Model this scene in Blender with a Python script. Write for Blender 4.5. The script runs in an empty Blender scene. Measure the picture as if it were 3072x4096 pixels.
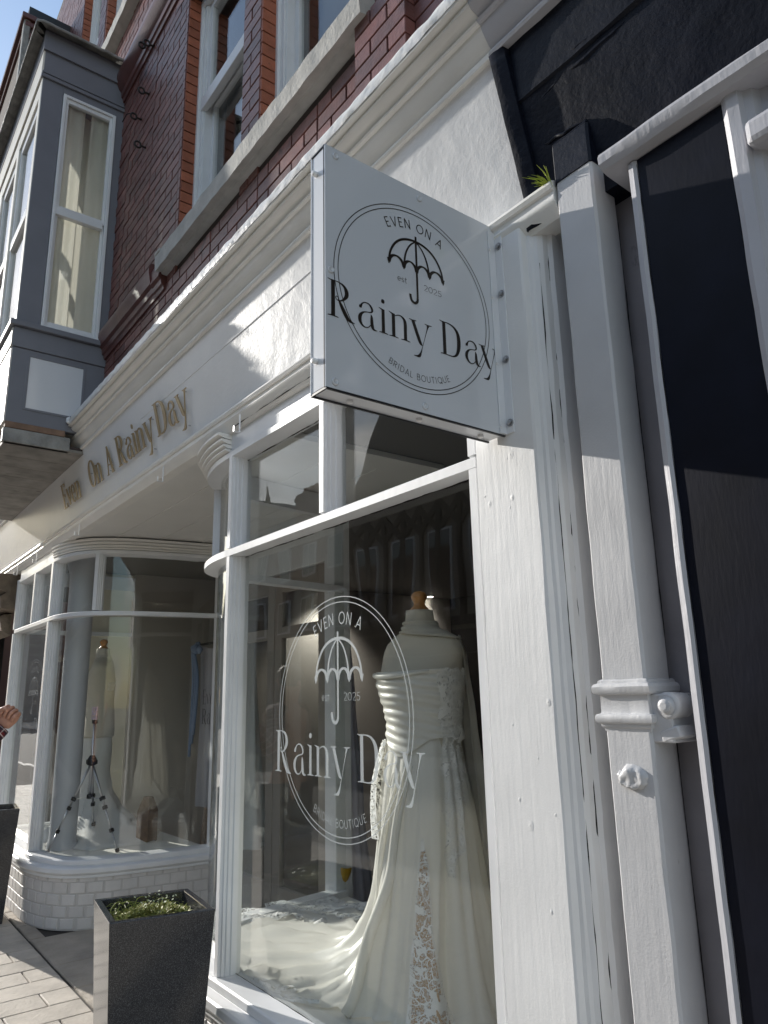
import bpy, bmesh, math, random
from mathutils import Vector, Matrix, noise
R = random.Random(7)
D = bpy.data
SC = bpy.context.scene
COL = SC.collection

# ------------------------------------------------------------------ camera
CAMP = Vector((0.0, -1.45, 1.55))
yaw, pit, rol = (math.radians(a) for a in (52.50607, 13.95850, -1.30213))
FPX = 2919.41
f0 = Vector((-math.sin(yaw) * math.cos(pit), math.cos(yaw) * math.cos(pit), math.sin(pit)))
r0 = f0.cross(Vector((0, 0, 1))).normalized()
u0 = r0.cross(f0)
rr = r0 * math.cos(rol) + u0 * math.sin(rol)
uu = -r0 * math.sin(rol) + u0 * math.cos(rol)
cam = D.cameras.new('camera')
cam.sensor_fit = 'VERTICAL'
cam.sensor_height = 36.0
cam.lens = FPX / 4096 * 36.0
cam.clip_start = 0.02
cam.clip_end = 600
camo = D.objects.new('camera', cam)
COL.objects.link(camo)
camo.matrix_world = Matrix(((rr.x, uu.x, -f0.x, CAMP.x), (rr.y, uu.y, -f0.y, CAMP.y), (rr.z, uu.z, -f0.z, CAMP.z), (0, 0, 0, 1)))
SC.camera = camo

def proj(p):
    d = Vector(p) - CAMP
    z = d.dot(f0)
    if z < .05: return None
    return (FPX * d.dot(rr) / z + 1536, -FPX * d.dot(uu) / z + 2048, z)
def inframe(p, m=60):
    q = proj(p)
    return q is not None and -m < q[0] < 3072 + m and -m < q[1] < 4096 + m

# ------------------------------------------------------------------ sky, sun, exposure
SUNDIR = Vector((-1.0, -0.24, 0.39)).normalized()          # towards the sun
world = D.worlds.new('World')
SC.world = world
world.use_nodes = True
nt = world.node_tree
N = nt.nodes
bg = N['Background']
sky = N.new('ShaderNodeTexSky')
sky.sky_type = 'NISHITA'
sky.sun_disc = False
sky.sun_elevation = math.asin(SUNDIR.z)
sky.sun_rotation = math.atan2(SUNDIR.x, SUNDIR.y) % (2 * math.pi)
sky.air_density = 1.25
sky.dust_density = 0.6
sky.ozone_density = 2.0
tc = N.new('ShaderNodeTexCoord')
mp = N.new('ShaderNodeMapping')
mp.inputs['Scale'].default_value = (1.0, 1.0, 2.6)
mp.inputs['Location'].default_value = (10.96, 5.98, 4.24)
nz = N.new('ShaderNodeTexNoise')
nz.inputs['Scale'].default_value = 2.1
nz.inputs['Detail'].default_value = 7
nz.inputs['Roughness'].default_value = 0.56
rp = N.new('ShaderNodeValToRGB')
rp.color_ramp.elements[0].position = 0.50
rp.color_ramp.elements[1].position = 0.64
mix = N.new('ShaderNodeMix')
mix.data_type = 'RGBA'
nz2 = N.new('ShaderNodeTexNoise')
nz2.inputs['Scale'].default_value = 5.0
nz2.inputs['Detail'].default_value = 6
rp2 = N.new('ShaderNodeValToRGB')
rp2.color_ramp.elements[0].color = (2.0, 2.2, 2.6, 1)
rp2.color_ramp.elements[1].color = (12.5, 12.4, 12.2, 1)
rp2.color_ramp.elements[0].position = .3
rp2.color_ramp.elements[1].position = .72
L = nt.links.new
L(tc.outputs['Generated'], mp.inputs['Vector'])
L(mp.outputs[0], nz.inputs['Vector'])
L(mp.outputs[0], nz2.inputs['Vector'])
L(nz.outputs['Fac'], rp.inputs[0])
L(nz2.outputs['Fac'], rp2.inputs[0])
L(rp.outputs[0], mix.inputs['Factor'])
L(sky.outputs[0], mix.inputs['A'])
L(rp2.outputs[0], mix.inputs['B'])
L(mix.outputs['Result'], bg.inputs['Color'])
bg.inputs['Strength'].default_value = 0.118
sun = D.lights.new('sun', 'SUN')
sun.energy = 3.4
sun.angle = math.radians(0.53)
sun.color = (1.0, 0.955, 0.885)
suno = D.objects.new('sun', sun)
COL.objects.link(suno)
suno.rotation_euler = (-SUNDIR).to_track_quat('-Z', 'Y').to_euler()
suno.location = SUNDIR * 40
vs = SC.view_settings
vs.view_transform = 'Standard'
vs.look = 'None'
vs.exposure = 0.80
vs.gamma = 1.0
vs.use_curve_mapping = False
SC.cycles.max_bounces = 10
SC.cycles.transparent_max_bounces = 24

# ------------------------------------------------------------------ materials
def mat(name, col, rough=.5, metal=0.0, bumps=(), var=0.0, varscale=6.0, spec=.5, coat=0.0, rnd=0.0, dirt=None, alpha=None, trans=0.0, cloth=0.0):
    m = D.materials.new(name)
    m.use_nodes = True
    t = m.node_tree
    n = t.nodes
    l = t.links.new
    b = n['Principled BSDF']
    b.inputs['Base Color'].default_value = (*col, 1)
    b.inputs['Roughness'].default_value = rough
    b.inputs['Metallic'].default_value = metal
    b.inputs['Specular IOR Level'].default_value = spec
    b.inputs['Coat Weight'].default_value = coat
    b.inputs['Coat Roughness'].default_value = .08
    geo = n.new('ShaderNodeNewGeometry')
    cur = None
    if var or rnd or dirt:
        cur = n.new('ShaderNodeRGB')
        cur.outputs[0].default_value = (*col, 1)
        cur = cur.outputs[0]
        if var:
            a = n.new('ShaderNodeTexNoise')
            a.inputs['Scale'].default_value = varscale
            a.inputs['Detail'].default_value = 6
            l(geo.outputs['Position'], a.inputs['Vector'])
            mr = n.new('ShaderNodeMapRange')
            mr.inputs['From Min'].default_value = .3
            mr.inputs['From Max'].default_value = .7
            mr.inputs['To Min'].default_value = 1 - var
            mr.inputs['To Max'].default_value = 1 + var
            l(a.outputs['Fac'], mr.inputs['Value'])
            mm = n.new('ShaderNodeMix'); mm.data_type = 'RGBA'; mm.blend_type = 'MULTIPLY'
            mm.inputs['Factor'].default_value = 1
            l(cur, mm.inputs['A']); l(mr.outputs[0], mm.inputs['B'])
            cur = mm.outputs['Result']
        if rnd:
            oi = n.new('ShaderNodeObjectInfo')
            mr = n.new('ShaderNodeMapRange')
            mr.inputs['To Min'].default_value = 1 - rnd
            mr.inputs['To Max'].default_value = 1 + rnd
            l(oi.outputs['Random'], mr.inputs['Value'])
            mm = n.new('ShaderNodeMix'); mm.data_type = 'RGBA'; mm.blend_type = 'MULTIPLY'
            mm.inputs['Factor'].default_value = 1
            l(cur, mm.inputs['A']); l(mr.outputs[0], mm.inputs['B'])
            cur = mm.outputs['Result']
        if dirt:                        # (colour, scale, threshold, stretch)
            a = n.new('ShaderNodeTexNoise')
            a.inputs['Scale'].default_value = dirt[1]
            a.inputs['Detail'].default_value = 9
            a.inputs['Roughness'].default_value = .65
            mpn = n.new('ShaderNodeMapping')
            mpn.inputs['Scale'].default_value = dirt[3]
            l(geo.outputs['Position'], mpn.inputs['Vector'])
            l(mpn.outputs[0], a.inputs['Vector'])
            mr = n.new('ShaderNodeMapRange')
            mr.inputs['From Min'].default_value = dirt[2]
            mr.inputs['From Max'].default_value = dirt[2] + .06
            mr.inputs['To Max'].default_value = .85
            l(a.outputs['Fac'], mr.inputs['Value'])
            mm = n.new('ShaderNodeMix'); mm.data_type = 'RGBA'
            mm.inputs['B'].default_value = (*dirt[0], 1)
            l(mr.outputs[0], mm.inputs['Factor'])
            l(cur, mm.inputs['A'])
            cur = mm.outputs['Result']
        l(cur, b.inputs['Base Color'])
    prev = None
    for kind, sc, st, dist, stretch in bumps:
        if kind == 'v':
            a = n.new('ShaderNodeTexVoronoi'); out = 'Distance'; a.feature = 'F1'
        elif kind == 'c':
            a = n.new('ShaderNodeTexVoronoi'); out = 'Distance'; a.feature = 'DISTANCE_TO_EDGE'
        else:
            a = n.new('ShaderNodeTexNoise'); out = 'Fac'
            a.inputs['Detail'].default_value = 5
        a.inputs['Scale'].default_value = sc
        mpn = n.new('ShaderNodeMapping')
        mpn.inputs['Scale'].default_value = stretch
        l(geo.outputs['Position'], mpn.inputs['Vector'])
        l(mpn.outputs[0], a.inputs['Vector'])
        bp = n.new('ShaderNodeBump')
        bp.inputs['Strength'].default_value = st
        bp.inputs['Distance'].default_value = dist
        l(a.outputs[out], bp.inputs['Height'])
        if prev: l(prev.outputs[0], bp.inputs['Normal'])
        prev = bp
    if prev: l(prev.outputs[0], b.inputs['Normal'])
    if trans:
        b.inputs['Subsurface Weight'].default_value = trans
        b.inputs['Subsurface Radius'].default_value = (.02, .02, .02)
    if cloth:
        tl = n.new('ShaderNodeBsdfTranslucent'); tl.inputs[0].default_value = (*[min(1, c_ * 1.08) for c_ in col], 1)
        ms = n.new('ShaderNodeMixShader'); ms.inputs[0].default_value = cloth
        l(b.outputs[0], ms.inputs[1]); l(tl.outputs[0], ms.inputs[2]); l(ms.outputs[0], n['Material Output'].inputs[0])
    if alpha:                            # lace: (scale, threshold)
        mk = None
        for i, (s_, th, w_) in enumerate(alpha):
            a = n.new('ShaderNodeTexVoronoi')
            a.feature = 'DISTANCE_TO_EDGE'
            a.inputs['Scale'].default_value = s_
            nzz = n.new('ShaderNodeTexNoise'); nzz.inputs['Scale'].default_value = s_ * .6
            ad = n.new('ShaderNodeMix'); ad.data_type = 'VECTOR'
            ad.inputs['Factor'].default_value = .12
            l(geo.outputs['Position'], nzz.inputs['Vector'])
            l(geo.outputs['Position'], ad.inputs['A']); l(nzz.outputs['Color'], ad.inputs['B'])
            l(ad.outputs['Result'], a.inputs['Vector'])
            mr = n.new('ShaderNodeMapRange')
            mr.inputs['From Min'].default_value = th
            mr.inputs['From Max'].default_value = th + w_
            mr.inputs['To Min'].default_value = 1
            mr.inputs['To Max'].default_value = 0
            l(a.outputs['Distance'], mr.inputs['Value'])
            if mk is None: mk = mr.outputs[0]
            else:
                mx = n.new('ShaderNodeMath'); mx.operation = 'MAXIMUM'
                l(mk, mx.inputs[0]); l(mr.outputs[0], mx.inputs[1]); mk = mx.outputs[0]
        a = n.new('ShaderNodeTexNoise'); a.inputs['Scale'].default_value = alpha[0][0] * .22
        a.inputs['Detail'].default_value = 3
        l(geo.outputs['Position'], a.inputs['Vector'])
        mr = n.new('ShaderNodeMapRange')
        mr.inputs['From Min'].default_value = .545; mr.inputs['From Max'].default_value = .585
        l(a.outputs['Fac'], mr.inputs['Value'])
        mx = n.new('ShaderNodeMath'); mx.operation = 'MAXIMUM'
        l(mk, mx.inputs[0]); l(mr.outputs[0], mx.inputs[1])
        l(mx.outputs[0], b.inputs['Alpha'])
    return m

def glass(name, tint=(.975, .985, .98), f0_=.048, wav=0.0, rough=0.0):   # each face of the pane reflects
    m = D.materials.new(name)
    m.use_nodes = True
    t = m.node_tree; n = t.nodes; l = t.links.new
    n.remove(n['Principled BSDF'])
    tr = n.new('ShaderNodeBsdfTransparent'); tr.inputs[0].default_value = (*tint, 1)
    gl = n.new('ShaderNodeBsdfGlossy'); gl.inputs['Roughness'].default_value = rough
    lw = n.new('ShaderNodeLayerWeight'); lw.inputs['Blend'].default_value = .5
    pw_ = n.new('ShaderNodeMath'); pw_.operation = 'POWER'; pw_.inputs[1].default_value = 5.0
    fr = n.new('ShaderNodeMath'); fr.operation = 'MULTIPLY_ADD'; fr.use_clamp = True
    fr.inputs[1].default_value = 1 - f0_; fr.inputs[2].default_value = f0_
    l(lw.outputs['Facing'], pw_.inputs[0]); l(pw_.outputs[0], fr.inputs[0])
    mx = n.new('ShaderNodeMixShader')
    if wav:
        geo = n.new('ShaderNodeNewGeometry')
        a = n.new('ShaderNodeTexNoise'); a.inputs['Scale'].default_value = 3.0; a.inputs['Detail'].default_value = 1
        bp = n.new('ShaderNodeBump'); bp.inputs['Strength'].default_value = wav; bp.inputs['Distance'].default_value = .02
        l(geo.outputs['Position'], a.inputs['Vector']); l(a.outputs['Fac'], bp.inputs['Height'])
        l(bp.outputs[0], gl.inputs['Normal'])
    l(fr.outputs[0], mx.inputs[0]); l(tr.outputs[0], mx.inputs[1]); l(gl.outputs[0], mx.inputs[2])
    l(mx.outputs[0], n['Material Output'].inputs[0])
    return m

V1 = (1, 1, 1)
VS = (9, 9, 1)
PAINTB = (('n', 55, .28, .004, (1, 1, .09)), ('n', 16, .35, .006, (1, 1, .5)), ('n', 170, .22, .002, V1))
MT = dict(
    white=mat('white_gloss_paint', (.80, .80, .795), .36, bumps=PAINTB, var=.035, varscale=3),
    pilaster=mat('white_masonry_paint', (.78, .78, .775), .5, bumps=(('n', 75, .22, .003, (1, 1, .08)), ('n', 9, .22, .006, V1), ('n', 190, .22, .0015, V1)), var=.05, varscale=4),
    crack=mat('flaking_white_paint', (.54, .54, .55), .5, bumps=(('n', 85, .25, .003, (1, 1, .08)), ('c', 13, .22, .003, (1, 1, .6)), ('n', 8, .22, .007, V1), ('n', 200, .25, .002, V1)), var=.06, varscale=5,
              dirt=((.16, .145, .13), 16, .685, (1, 1, .45))),
    grey=mat('pale_grey_paint', (.46, .46, .49), .5, bumps=(('n', 60, .4, .004, (1, 1, .10)), ('n', 12, .4, .008, V1)), var=.06, varscale=4, dirt=((.03, .028, .025), 6, .685, (1, 1, .3))),
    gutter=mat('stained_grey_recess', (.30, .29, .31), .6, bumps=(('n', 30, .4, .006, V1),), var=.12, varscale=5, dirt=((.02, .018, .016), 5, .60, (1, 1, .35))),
    fascia=mat('white_fascia_paint', (.78, .785, .79), .36, spec=.26, bumps=(('n', 9, .30, .012, (1, 1, 1)), ('n', 60, .22, .003, V1), ('n', 260, .3, .0012, V1)), var=.03, varscale=2.5),
    cornice=mat('cream_white_paint', (.80, .785, .745), .38, bumps=(('n', 40, .3, .004, (.12, 1, 1)), ('n', 120, .25, .002, V1)), var=.05, varscale=5, dirt=((.07, .06, .05), 26, .735, (.25, 1, 1))),
    flash=mat('crinkled_painted_lead', (.76, .76, .75), .34, bumps=(('n', 24, .5, .012, V1), ('n', 90, .35, .003, V1)), var=.08, varscale=12),
    soffit=mat('entrance_ceiling_paint', (.74, .73, .70), .32, bumps=(('n', 20, .2, .004, (.2, 1, 1)),), var=.04, varscale=3),
    brick=mat('sooty_red_brick', (.165, .066, .054), .42, bumps=(('n', 90, .5, .004, V1), ('n', 25, .3, .004, V1)), var=.28, varscale=14, rnd=.30, dirt=((.035, .022, .022), 3.2, .60, (1, 1, .7))),
    rubbed=mat('orange_rubbed_brick', (.34, .105, .052), .55, bumps=(('n', 90, .5, .004, V1),), var=.16, varscale=18, rnd=.14, dirt=((.16, .06, .04), 30, .63, V1)),
    mortar=mat('dark_mortar', (.060, .045, .042), .85, bumps=(('n', 120, .5, .003, V1),)),
    terracotta=mat('brown_terracotta_moulding', (.115, .042, .036), .38, bumps=(('n', 70, .4, .003, V1),), var=.2, varscale=12),
    concrete=mat('grey_concrete', (.44, .43, .40), .8, bumps=(('n', 60, .55, .005, V1), ('n', 14, .5, .01, V1)), var=.16, varscale=9, dirt=((.13, .12, .10), 9, .66, V1)),
    pbrick=mat('white_painted_brick', (.66, .64, .62), .55, bumps=(('n', 80, .5, .004, V1), ('n', 18, .4, .006, V1)), var=.07, varscale=9, rnd=.05),
    pmortar=mat('painted_mortar', (.58, .56, .54), .7, bumps=(('n', 120, .5, .004, V1),)),
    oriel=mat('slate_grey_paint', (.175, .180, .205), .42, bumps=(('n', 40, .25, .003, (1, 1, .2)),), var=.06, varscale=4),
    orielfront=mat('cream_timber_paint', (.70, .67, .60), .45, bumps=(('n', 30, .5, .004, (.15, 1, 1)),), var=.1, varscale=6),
    lead=mat('weathered_lead', (.26, .255, .24), .6, bumps=(('n', 22, .9, .02, V1),), var=.3, varscale=9),
    sash=mat('sash_white_paint', (.74, .75, .76), .35, bumps=(('n', 40, .25, .003, (1, 1, .15)),), var=.05, varscale=6, dirt=((.2, .19, .18), 22, .71, (1, 1, .3))),
    plank=mat('bare_grey_planks', (.22, .205, .185), .75, bumps=(('n', 30, .5, .005, (1, .15, 1)),), var=.25, varscale=8, dirt=((.04, .035, .03), 10, .62, (1, .3, 1))),
    rawwood=mat('bare_weathered_wood', (.20, .125, .085), .8, bumps=(('n', 40, .6, .004, (.1, 1, 1)),), var=.3, varscale=10),
    black=mat('black_gloss_paint', (.0035, .005, .012), .45, spec=.22, bumps=(('n', 12, .35, .012, V1), ('n', 90, .3, .003, V1)), var=.3, varscale=5, dirt=((.22, .21, .19), 46, .79, V1)),
    navy=mat('navy_panel_paint', (.0045, .0055, .012), .5, spec=.16, bumps=(('n', 120, .16, .002, (1, 1, .2)), ('n', 14, .15, .004, V1)), var=.25, varscale=9, dirt=((.30, .30, .29), 120, .80, V1)),
    acrylic=mat('white_acrylic', (.66, .68, .71), .10, spec=.6),
    acrylic_side=mat('pale_acrylic_return', (.74, .755, .78), .16, spec=.6),
    blacktrim=mat('black_edge_trim', (.01, .01, .012), .35),
    ink=mat('dark_brown_vinyl', (.016, .010, .006), .35),
    vinyl=mat('pale_frosted_vinyl', (.50, .545, .56), .6),
    gold=mat('bronze_gold_acrylic', (.36, .27, .155), .34, metal=.35),
    steel=mat('bright_steel', (.55, .55, .56), .25, metal=1),
    galv=mat('dull_zinc', (.42, .42, .43), .38, metal=.9),
    capw=mat('white_plastic_cap', (.78, .78, .78), .3),
    gap=mat('dark_open_joint', (.012, .010, .009), .9),
    iron=mat('rusty_black_iron', (.02, .014, .012), .6, bumps=(('n', 60, .6, .004, V1),)),
    granite=None,
    soil=mat('dark_soil', (.035, .026, .018), .95, bumps=(('n', 60, .9, .02, V1),), var=.3, varscale=40),
    leaf=mat('moss_green_leaf', (.20, .235, .045), .55, rnd=.0, var=.35, varscale=30, trans=.0),
    leafy=mat('yellow_green_leaf', (.36, .35, .09), .55, var=.35, varscale=40),
    blade=mat('young_grass_blade', (.38, .46, .06), .5, var=.2, varscale=30),
    slab=mat('buff_paving_slab', (.50, .45, .385), .72, bumps=(('n', 45, .55, .006, V1), ('n', 160, .4, .002, V1)), var=.17, varscale=6, rnd=.10),
    flag=mat('worn_flagstone', (.40, .35, .29), .7, bumps=(('n', 10, .6, .02, V1), ('n', 80, .5, .004, V1)), var=.2, varscale=5, rnd=.08),
    joint=mat('dark_paving_joint', (.06, .052, .045), .9, bumps=(('n', 120, .6, .004, V1),)),
    asphalt=mat('asphalt', (.045, .043, .042), .85, bumps=(('n', 90, .6, .005, V1),), var=.2, varscale=2),
    kerb=mat('granite_kerb', (.26, .25, .24), .7, bumps=(('n', 90, .5, .003, V1),), var=.15),
    torso=mat('ivory_jersey_torso', (.60, .555, .46), .75, bumps=(('n', 400, .15, .001, V1),), spec=.25),
    beech=mat('varnished_beech', (.50, .235, .065), .35, bumps=(('n', 60, .15, .002, (1, 1, .1)),), var=.12, varscale=20),
    satin=mat('ivory_satin', (.90, .885, .83), .38, cloth=.28, bumps=(('n', 12, .12, .01, (1, 1, .25)),), spec=.45),
    satin2=mat('white_crepe', (.82, .815, .79), .5, cloth=.3, bumps=(('n', 15, .15, .008, (1, 1, .2)),), spec=.3),
    cape=mat('ivory_chiffon', (.80, .77, .69), .6, cloth=.45, spec=.3),
    lace=mat('ivory_corded_lace', (.90, .89, .85), .6, bumps=(('v', 70, .35, .003, V1),), alpha=((62, .045, .04), (24, .045, .03))),
    lacetrim=mat('white_lace_trim', (.90, .90, .88), .6, bumps=(('v', 60, .5, .005, V1),), alpha=((46, .09, .05), (20, .06, .03))),
    tan=mat('nude_lining', (.52, .335, .17), .6),
    sheer=mat('lavender_white_tulle', (.70, .70, .77), .65, cloth=.4, bumps=(('n', 30, .3, .01, (1, 1, .05)),), var=.05),
    platform=mat('cream_display_floor', (.80, .785, .72), .45, bumps=(('n', 20, .08, .004, V1),), var=.04, varscale=2),
    roomwall=mat('taupe_room_wall', (.47, .43, .385), .7, var=.06, varscale=1.5),
    creamwall=mat('cream_partition', (.72, .68, .56), .6, var=.04, varscale=2),
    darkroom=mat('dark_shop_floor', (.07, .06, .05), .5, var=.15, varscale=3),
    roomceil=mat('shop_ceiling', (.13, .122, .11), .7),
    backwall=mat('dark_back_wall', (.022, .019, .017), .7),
    greycurtain=mat('grey_curtain', (.13, .13, .135), .8, bumps=(('n', 24, .5, .02, (1, 1, .05)),)),
    column=mat('pale_grey_column', (.56, .57, .60), .5, bumps=(('n', 20, .15, .003, V1),), dirt=((.12, .11, .10), 9, .735, (1, 1, .4))),
    block=mat('old_oak_block', (.16, .098, .058), .65, bumps=(('n', 40, .6, .006, (1, 1, .12)),), var=.35, varscale=14, dirt=((.36, .33, .28), 14, .69, V1)),
    alu=mat('brushed_aluminium', (.58, .58, .60), .3, metal=.9),
    plastic=mat('black_plastic', (.015, .015, .016), .4),
    phone=mat('floral_phone_case', (.52, .42, .50), .35, var=.45, varscale=70, dirt=((.75, .50, .12), 60, .56, V1)),
    banner=mat('grey_white_banner', (.46, .44, .46), .7, bumps=(('n', 14, .3, .01, (1, 1, .3)),)),
    ribbon=mat('dusty_blue_ribbon', (.20, .27, .40), .5),
    bannerink=mat('grey_print', (.07, .065, .07), .6),
    sequin=mat('champagne_sequins', (.50, .37, .28), .28, metal=.35, bumps=(('v', 110, .9, .006, V1),), var=.3, varscale=60),
    mustard=mat('mustard_glaze', (.55, .33, .04), .3),
    exitgreen=mat('exit_sign_green', (.005, .075, .04), .4),
    exitwhite=mat('exit_sign_white', (.78, .8, .78), .4),
    door=mat('dark_taupe_door', (.30, .27, .235), .4),
    skin=mat('skin', (.52, .27, .19), .5, bumps=(('n', 90, .25, .002, V1),), var=.10, varscale=40, trans=.1),
    hair=mat('dark_brown_hair', (.03, .018, .012), .5, bumps=(('n', 40, .8, .01, (1, 1, .1)),)),
    denim=mat('dark_denim', (.025, .032, .06), .8),
    shoe=mat('black_leather', (.012, .012, .013), .4),
    oldstone=mat('brown_carved_stone', (.16, .125, .09), .7, bumps=(('n', 14, .8, .03, V1),), var=.3, varscale=8),
    darkshop=mat('black_shopfront', (.010, .010, .011), .35),
    tape=mat('yellow_plastic_band', (.55, .42, .02), .5),
    bluegrey=mat('blue_grey_panel_paint', (.25, .29, .34), .5),
    opp_render=mat('grey_render', (.30, .28, .25), .8, var=.1, varscale=1),
    opp_brick=mat('distant_brick', (.15, .075, .055), .8, var=.15, varscale=2),
    opp_timber=mat('black_timber', (.015, .013, .012), .7),
    opp_panel=mat('cream_infill', (.38, .35, .30), .8),
    slate=mat('grey_slate_roof', (.06, .062, .07), .6, bumps=(('n', 20, .5, .01, V1),), var=.2, varscale=3),
    pot=mat('clay_pot', (.25, .11, .06), .8),
    blind=mat('cream_curtain_lining', (.86, .82, .73), .7, cloth=.55, var=.03, varscale=2),
    lamp=None,
    bronze=mat('dark_green_gutter', (.008, .016, .017), .4),
)
for nm_, al_ in (('vinyl', .72), ('faint', .22)):
    if nm_ == 'faint': MT['faint'] = mat('faint_frosted_vinyl', (.50, .545, .56), .6)
    MT[nm_].node_tree.nodes['Principled BSDF'].inputs['Alpha'].default_value = al_
G_SHOP = glass('shop_window_glass', wav=.06)
G_CURVE = glass('curved_window_glass', f0_=.045, wav=.03)
G_SASH = glass('sash_window_glass', (.955, .965, .955), .055, wav=.05)

def granite():
    m = mat('polished_black_granite', (.02, .02, .022), .13, spec=.6)
    n = m.node_tree.nodes; l = m.node_tree.links.new
    geo = n.new('ShaderNodeNewGeometry')
    v = n.new('ShaderNodeTexVoronoi'); v.inputs['Scale'].default_value = 620
    l(geo.outputs['Position'], v.inputs['Vector'])
    r_ = n.new('ShaderNodeValToRGB')
    e = r_.color_ramp.elements
    e[0].position = .0; e[0].color = (.016, .016, .018, 1)
    e[1].position = 1.0; e[1].color = (.13, .13, .135, 1)
    k = e.new(.55); k.color = (.034, .034, .037, 1)
    k = e.new(.80); k.color = (.062, .062, .066, 1)
    sp = n.new('ShaderNodeSeparateColor')
    l(v.outputs['Color'], sp.inputs[0]); l(sp.outputs[0], r_.inputs[0])
    l(r_.outputs[0], n['Principled BSDF'].inputs['Base Color'])
    return m
MT['granite'] = granite()
def emis(name, col, s):
    m = D.materials.new(name); m.use_nodes = True
    b = m.node_tree.nodes['Principled BSDF']
    b.inputs['Emission Color'].default_value = (*col, 1); b.inputs['Emission Strength'].default_value = s
    return m
MT['lamp'] = emis('lit_downlight', (1, .95, .85), 6)
def plaid():
    m = mat('red_plaid_flannel', (.2, .02, .02), .85)
    n = m.node_tree.nodes; l = m.node_tree.links.new
    tcn = n.new('ShaderNodeTexCoord')
    sp = n.new('ShaderNodeSeparateXYZ')
    l(tcn.outputs['UV'], sp.inputs[0])
    def band(axis, freq, lo, hi, ph=0):
        a = n.new('ShaderNodeMath'); a.operation = 'MULTIPLY_ADD'; a.inputs[1].default_value = freq; a.inputs[2].default_value = ph
        l(sp.outputs[axis], a.inputs[0])
        fr = n.new('ShaderNodeMath'); fr.operation = 'FRACT'; l(a.outputs[0], fr.inputs[0])
        g = n.new('ShaderNodeMath'); g.operation = 'GREATER_THAN'; g.inputs[1].default_value = lo; l(fr.outputs[0], g.inputs[0])
        h = n.new('ShaderNodeMath'); h.operation = 'LESS_THAN'; h.inputs[1].default_value = hi; l(fr.outputs[0], h.inputs[0])
        mu = n.new('ShaderNodeMath'); mu.operation = 'MULTIPLY'; l(g.outputs[0], mu.inputs[0]); l(h.outputs[0], mu.inputs[1])
        return mu.outputs[0]
    cur = None
    def over(cur, fac, col, k):
        mm = n.new('ShaderNodeMix'); mm.data_type = 'RGBA'
        if cur is None: mm.inputs['A'].default_value = (.17, .014, .016, 1)
        else: l(cur, mm.inputs['A'])
        mm.inputs['B'].default_value = (*col, 1)
        s_ = n.new('ShaderNodeMath'); s_.operation = 'MULTIPLY'; s_.inputs[1].default_value = k; l(fac, s_.inputs[0])
        l(s_.outputs[0], mm.inputs['Factor'])
        return mm.outputs['Result']
    cur = over(cur, band(1, 14, 0, .34), (.02, .018, .03), .85)
    cur = over(cur, band(0, 6, 0, .34), (.02, .018, .03), .7)
    cur = over(cur, band(1, 14, .44, .56), (.6, .57, .55), .9)
    cur = over(cur, band(0, 6, .44, .54), (.6, .57, .55), .75)
    cur = over(cur, band(1, 14, .74, .80), (.02, .018, .03), .9)
    l(cur, n['Principled BSDF'].inputs['Base Color'])
    return m
MT['plaid'] = plaid()

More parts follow.
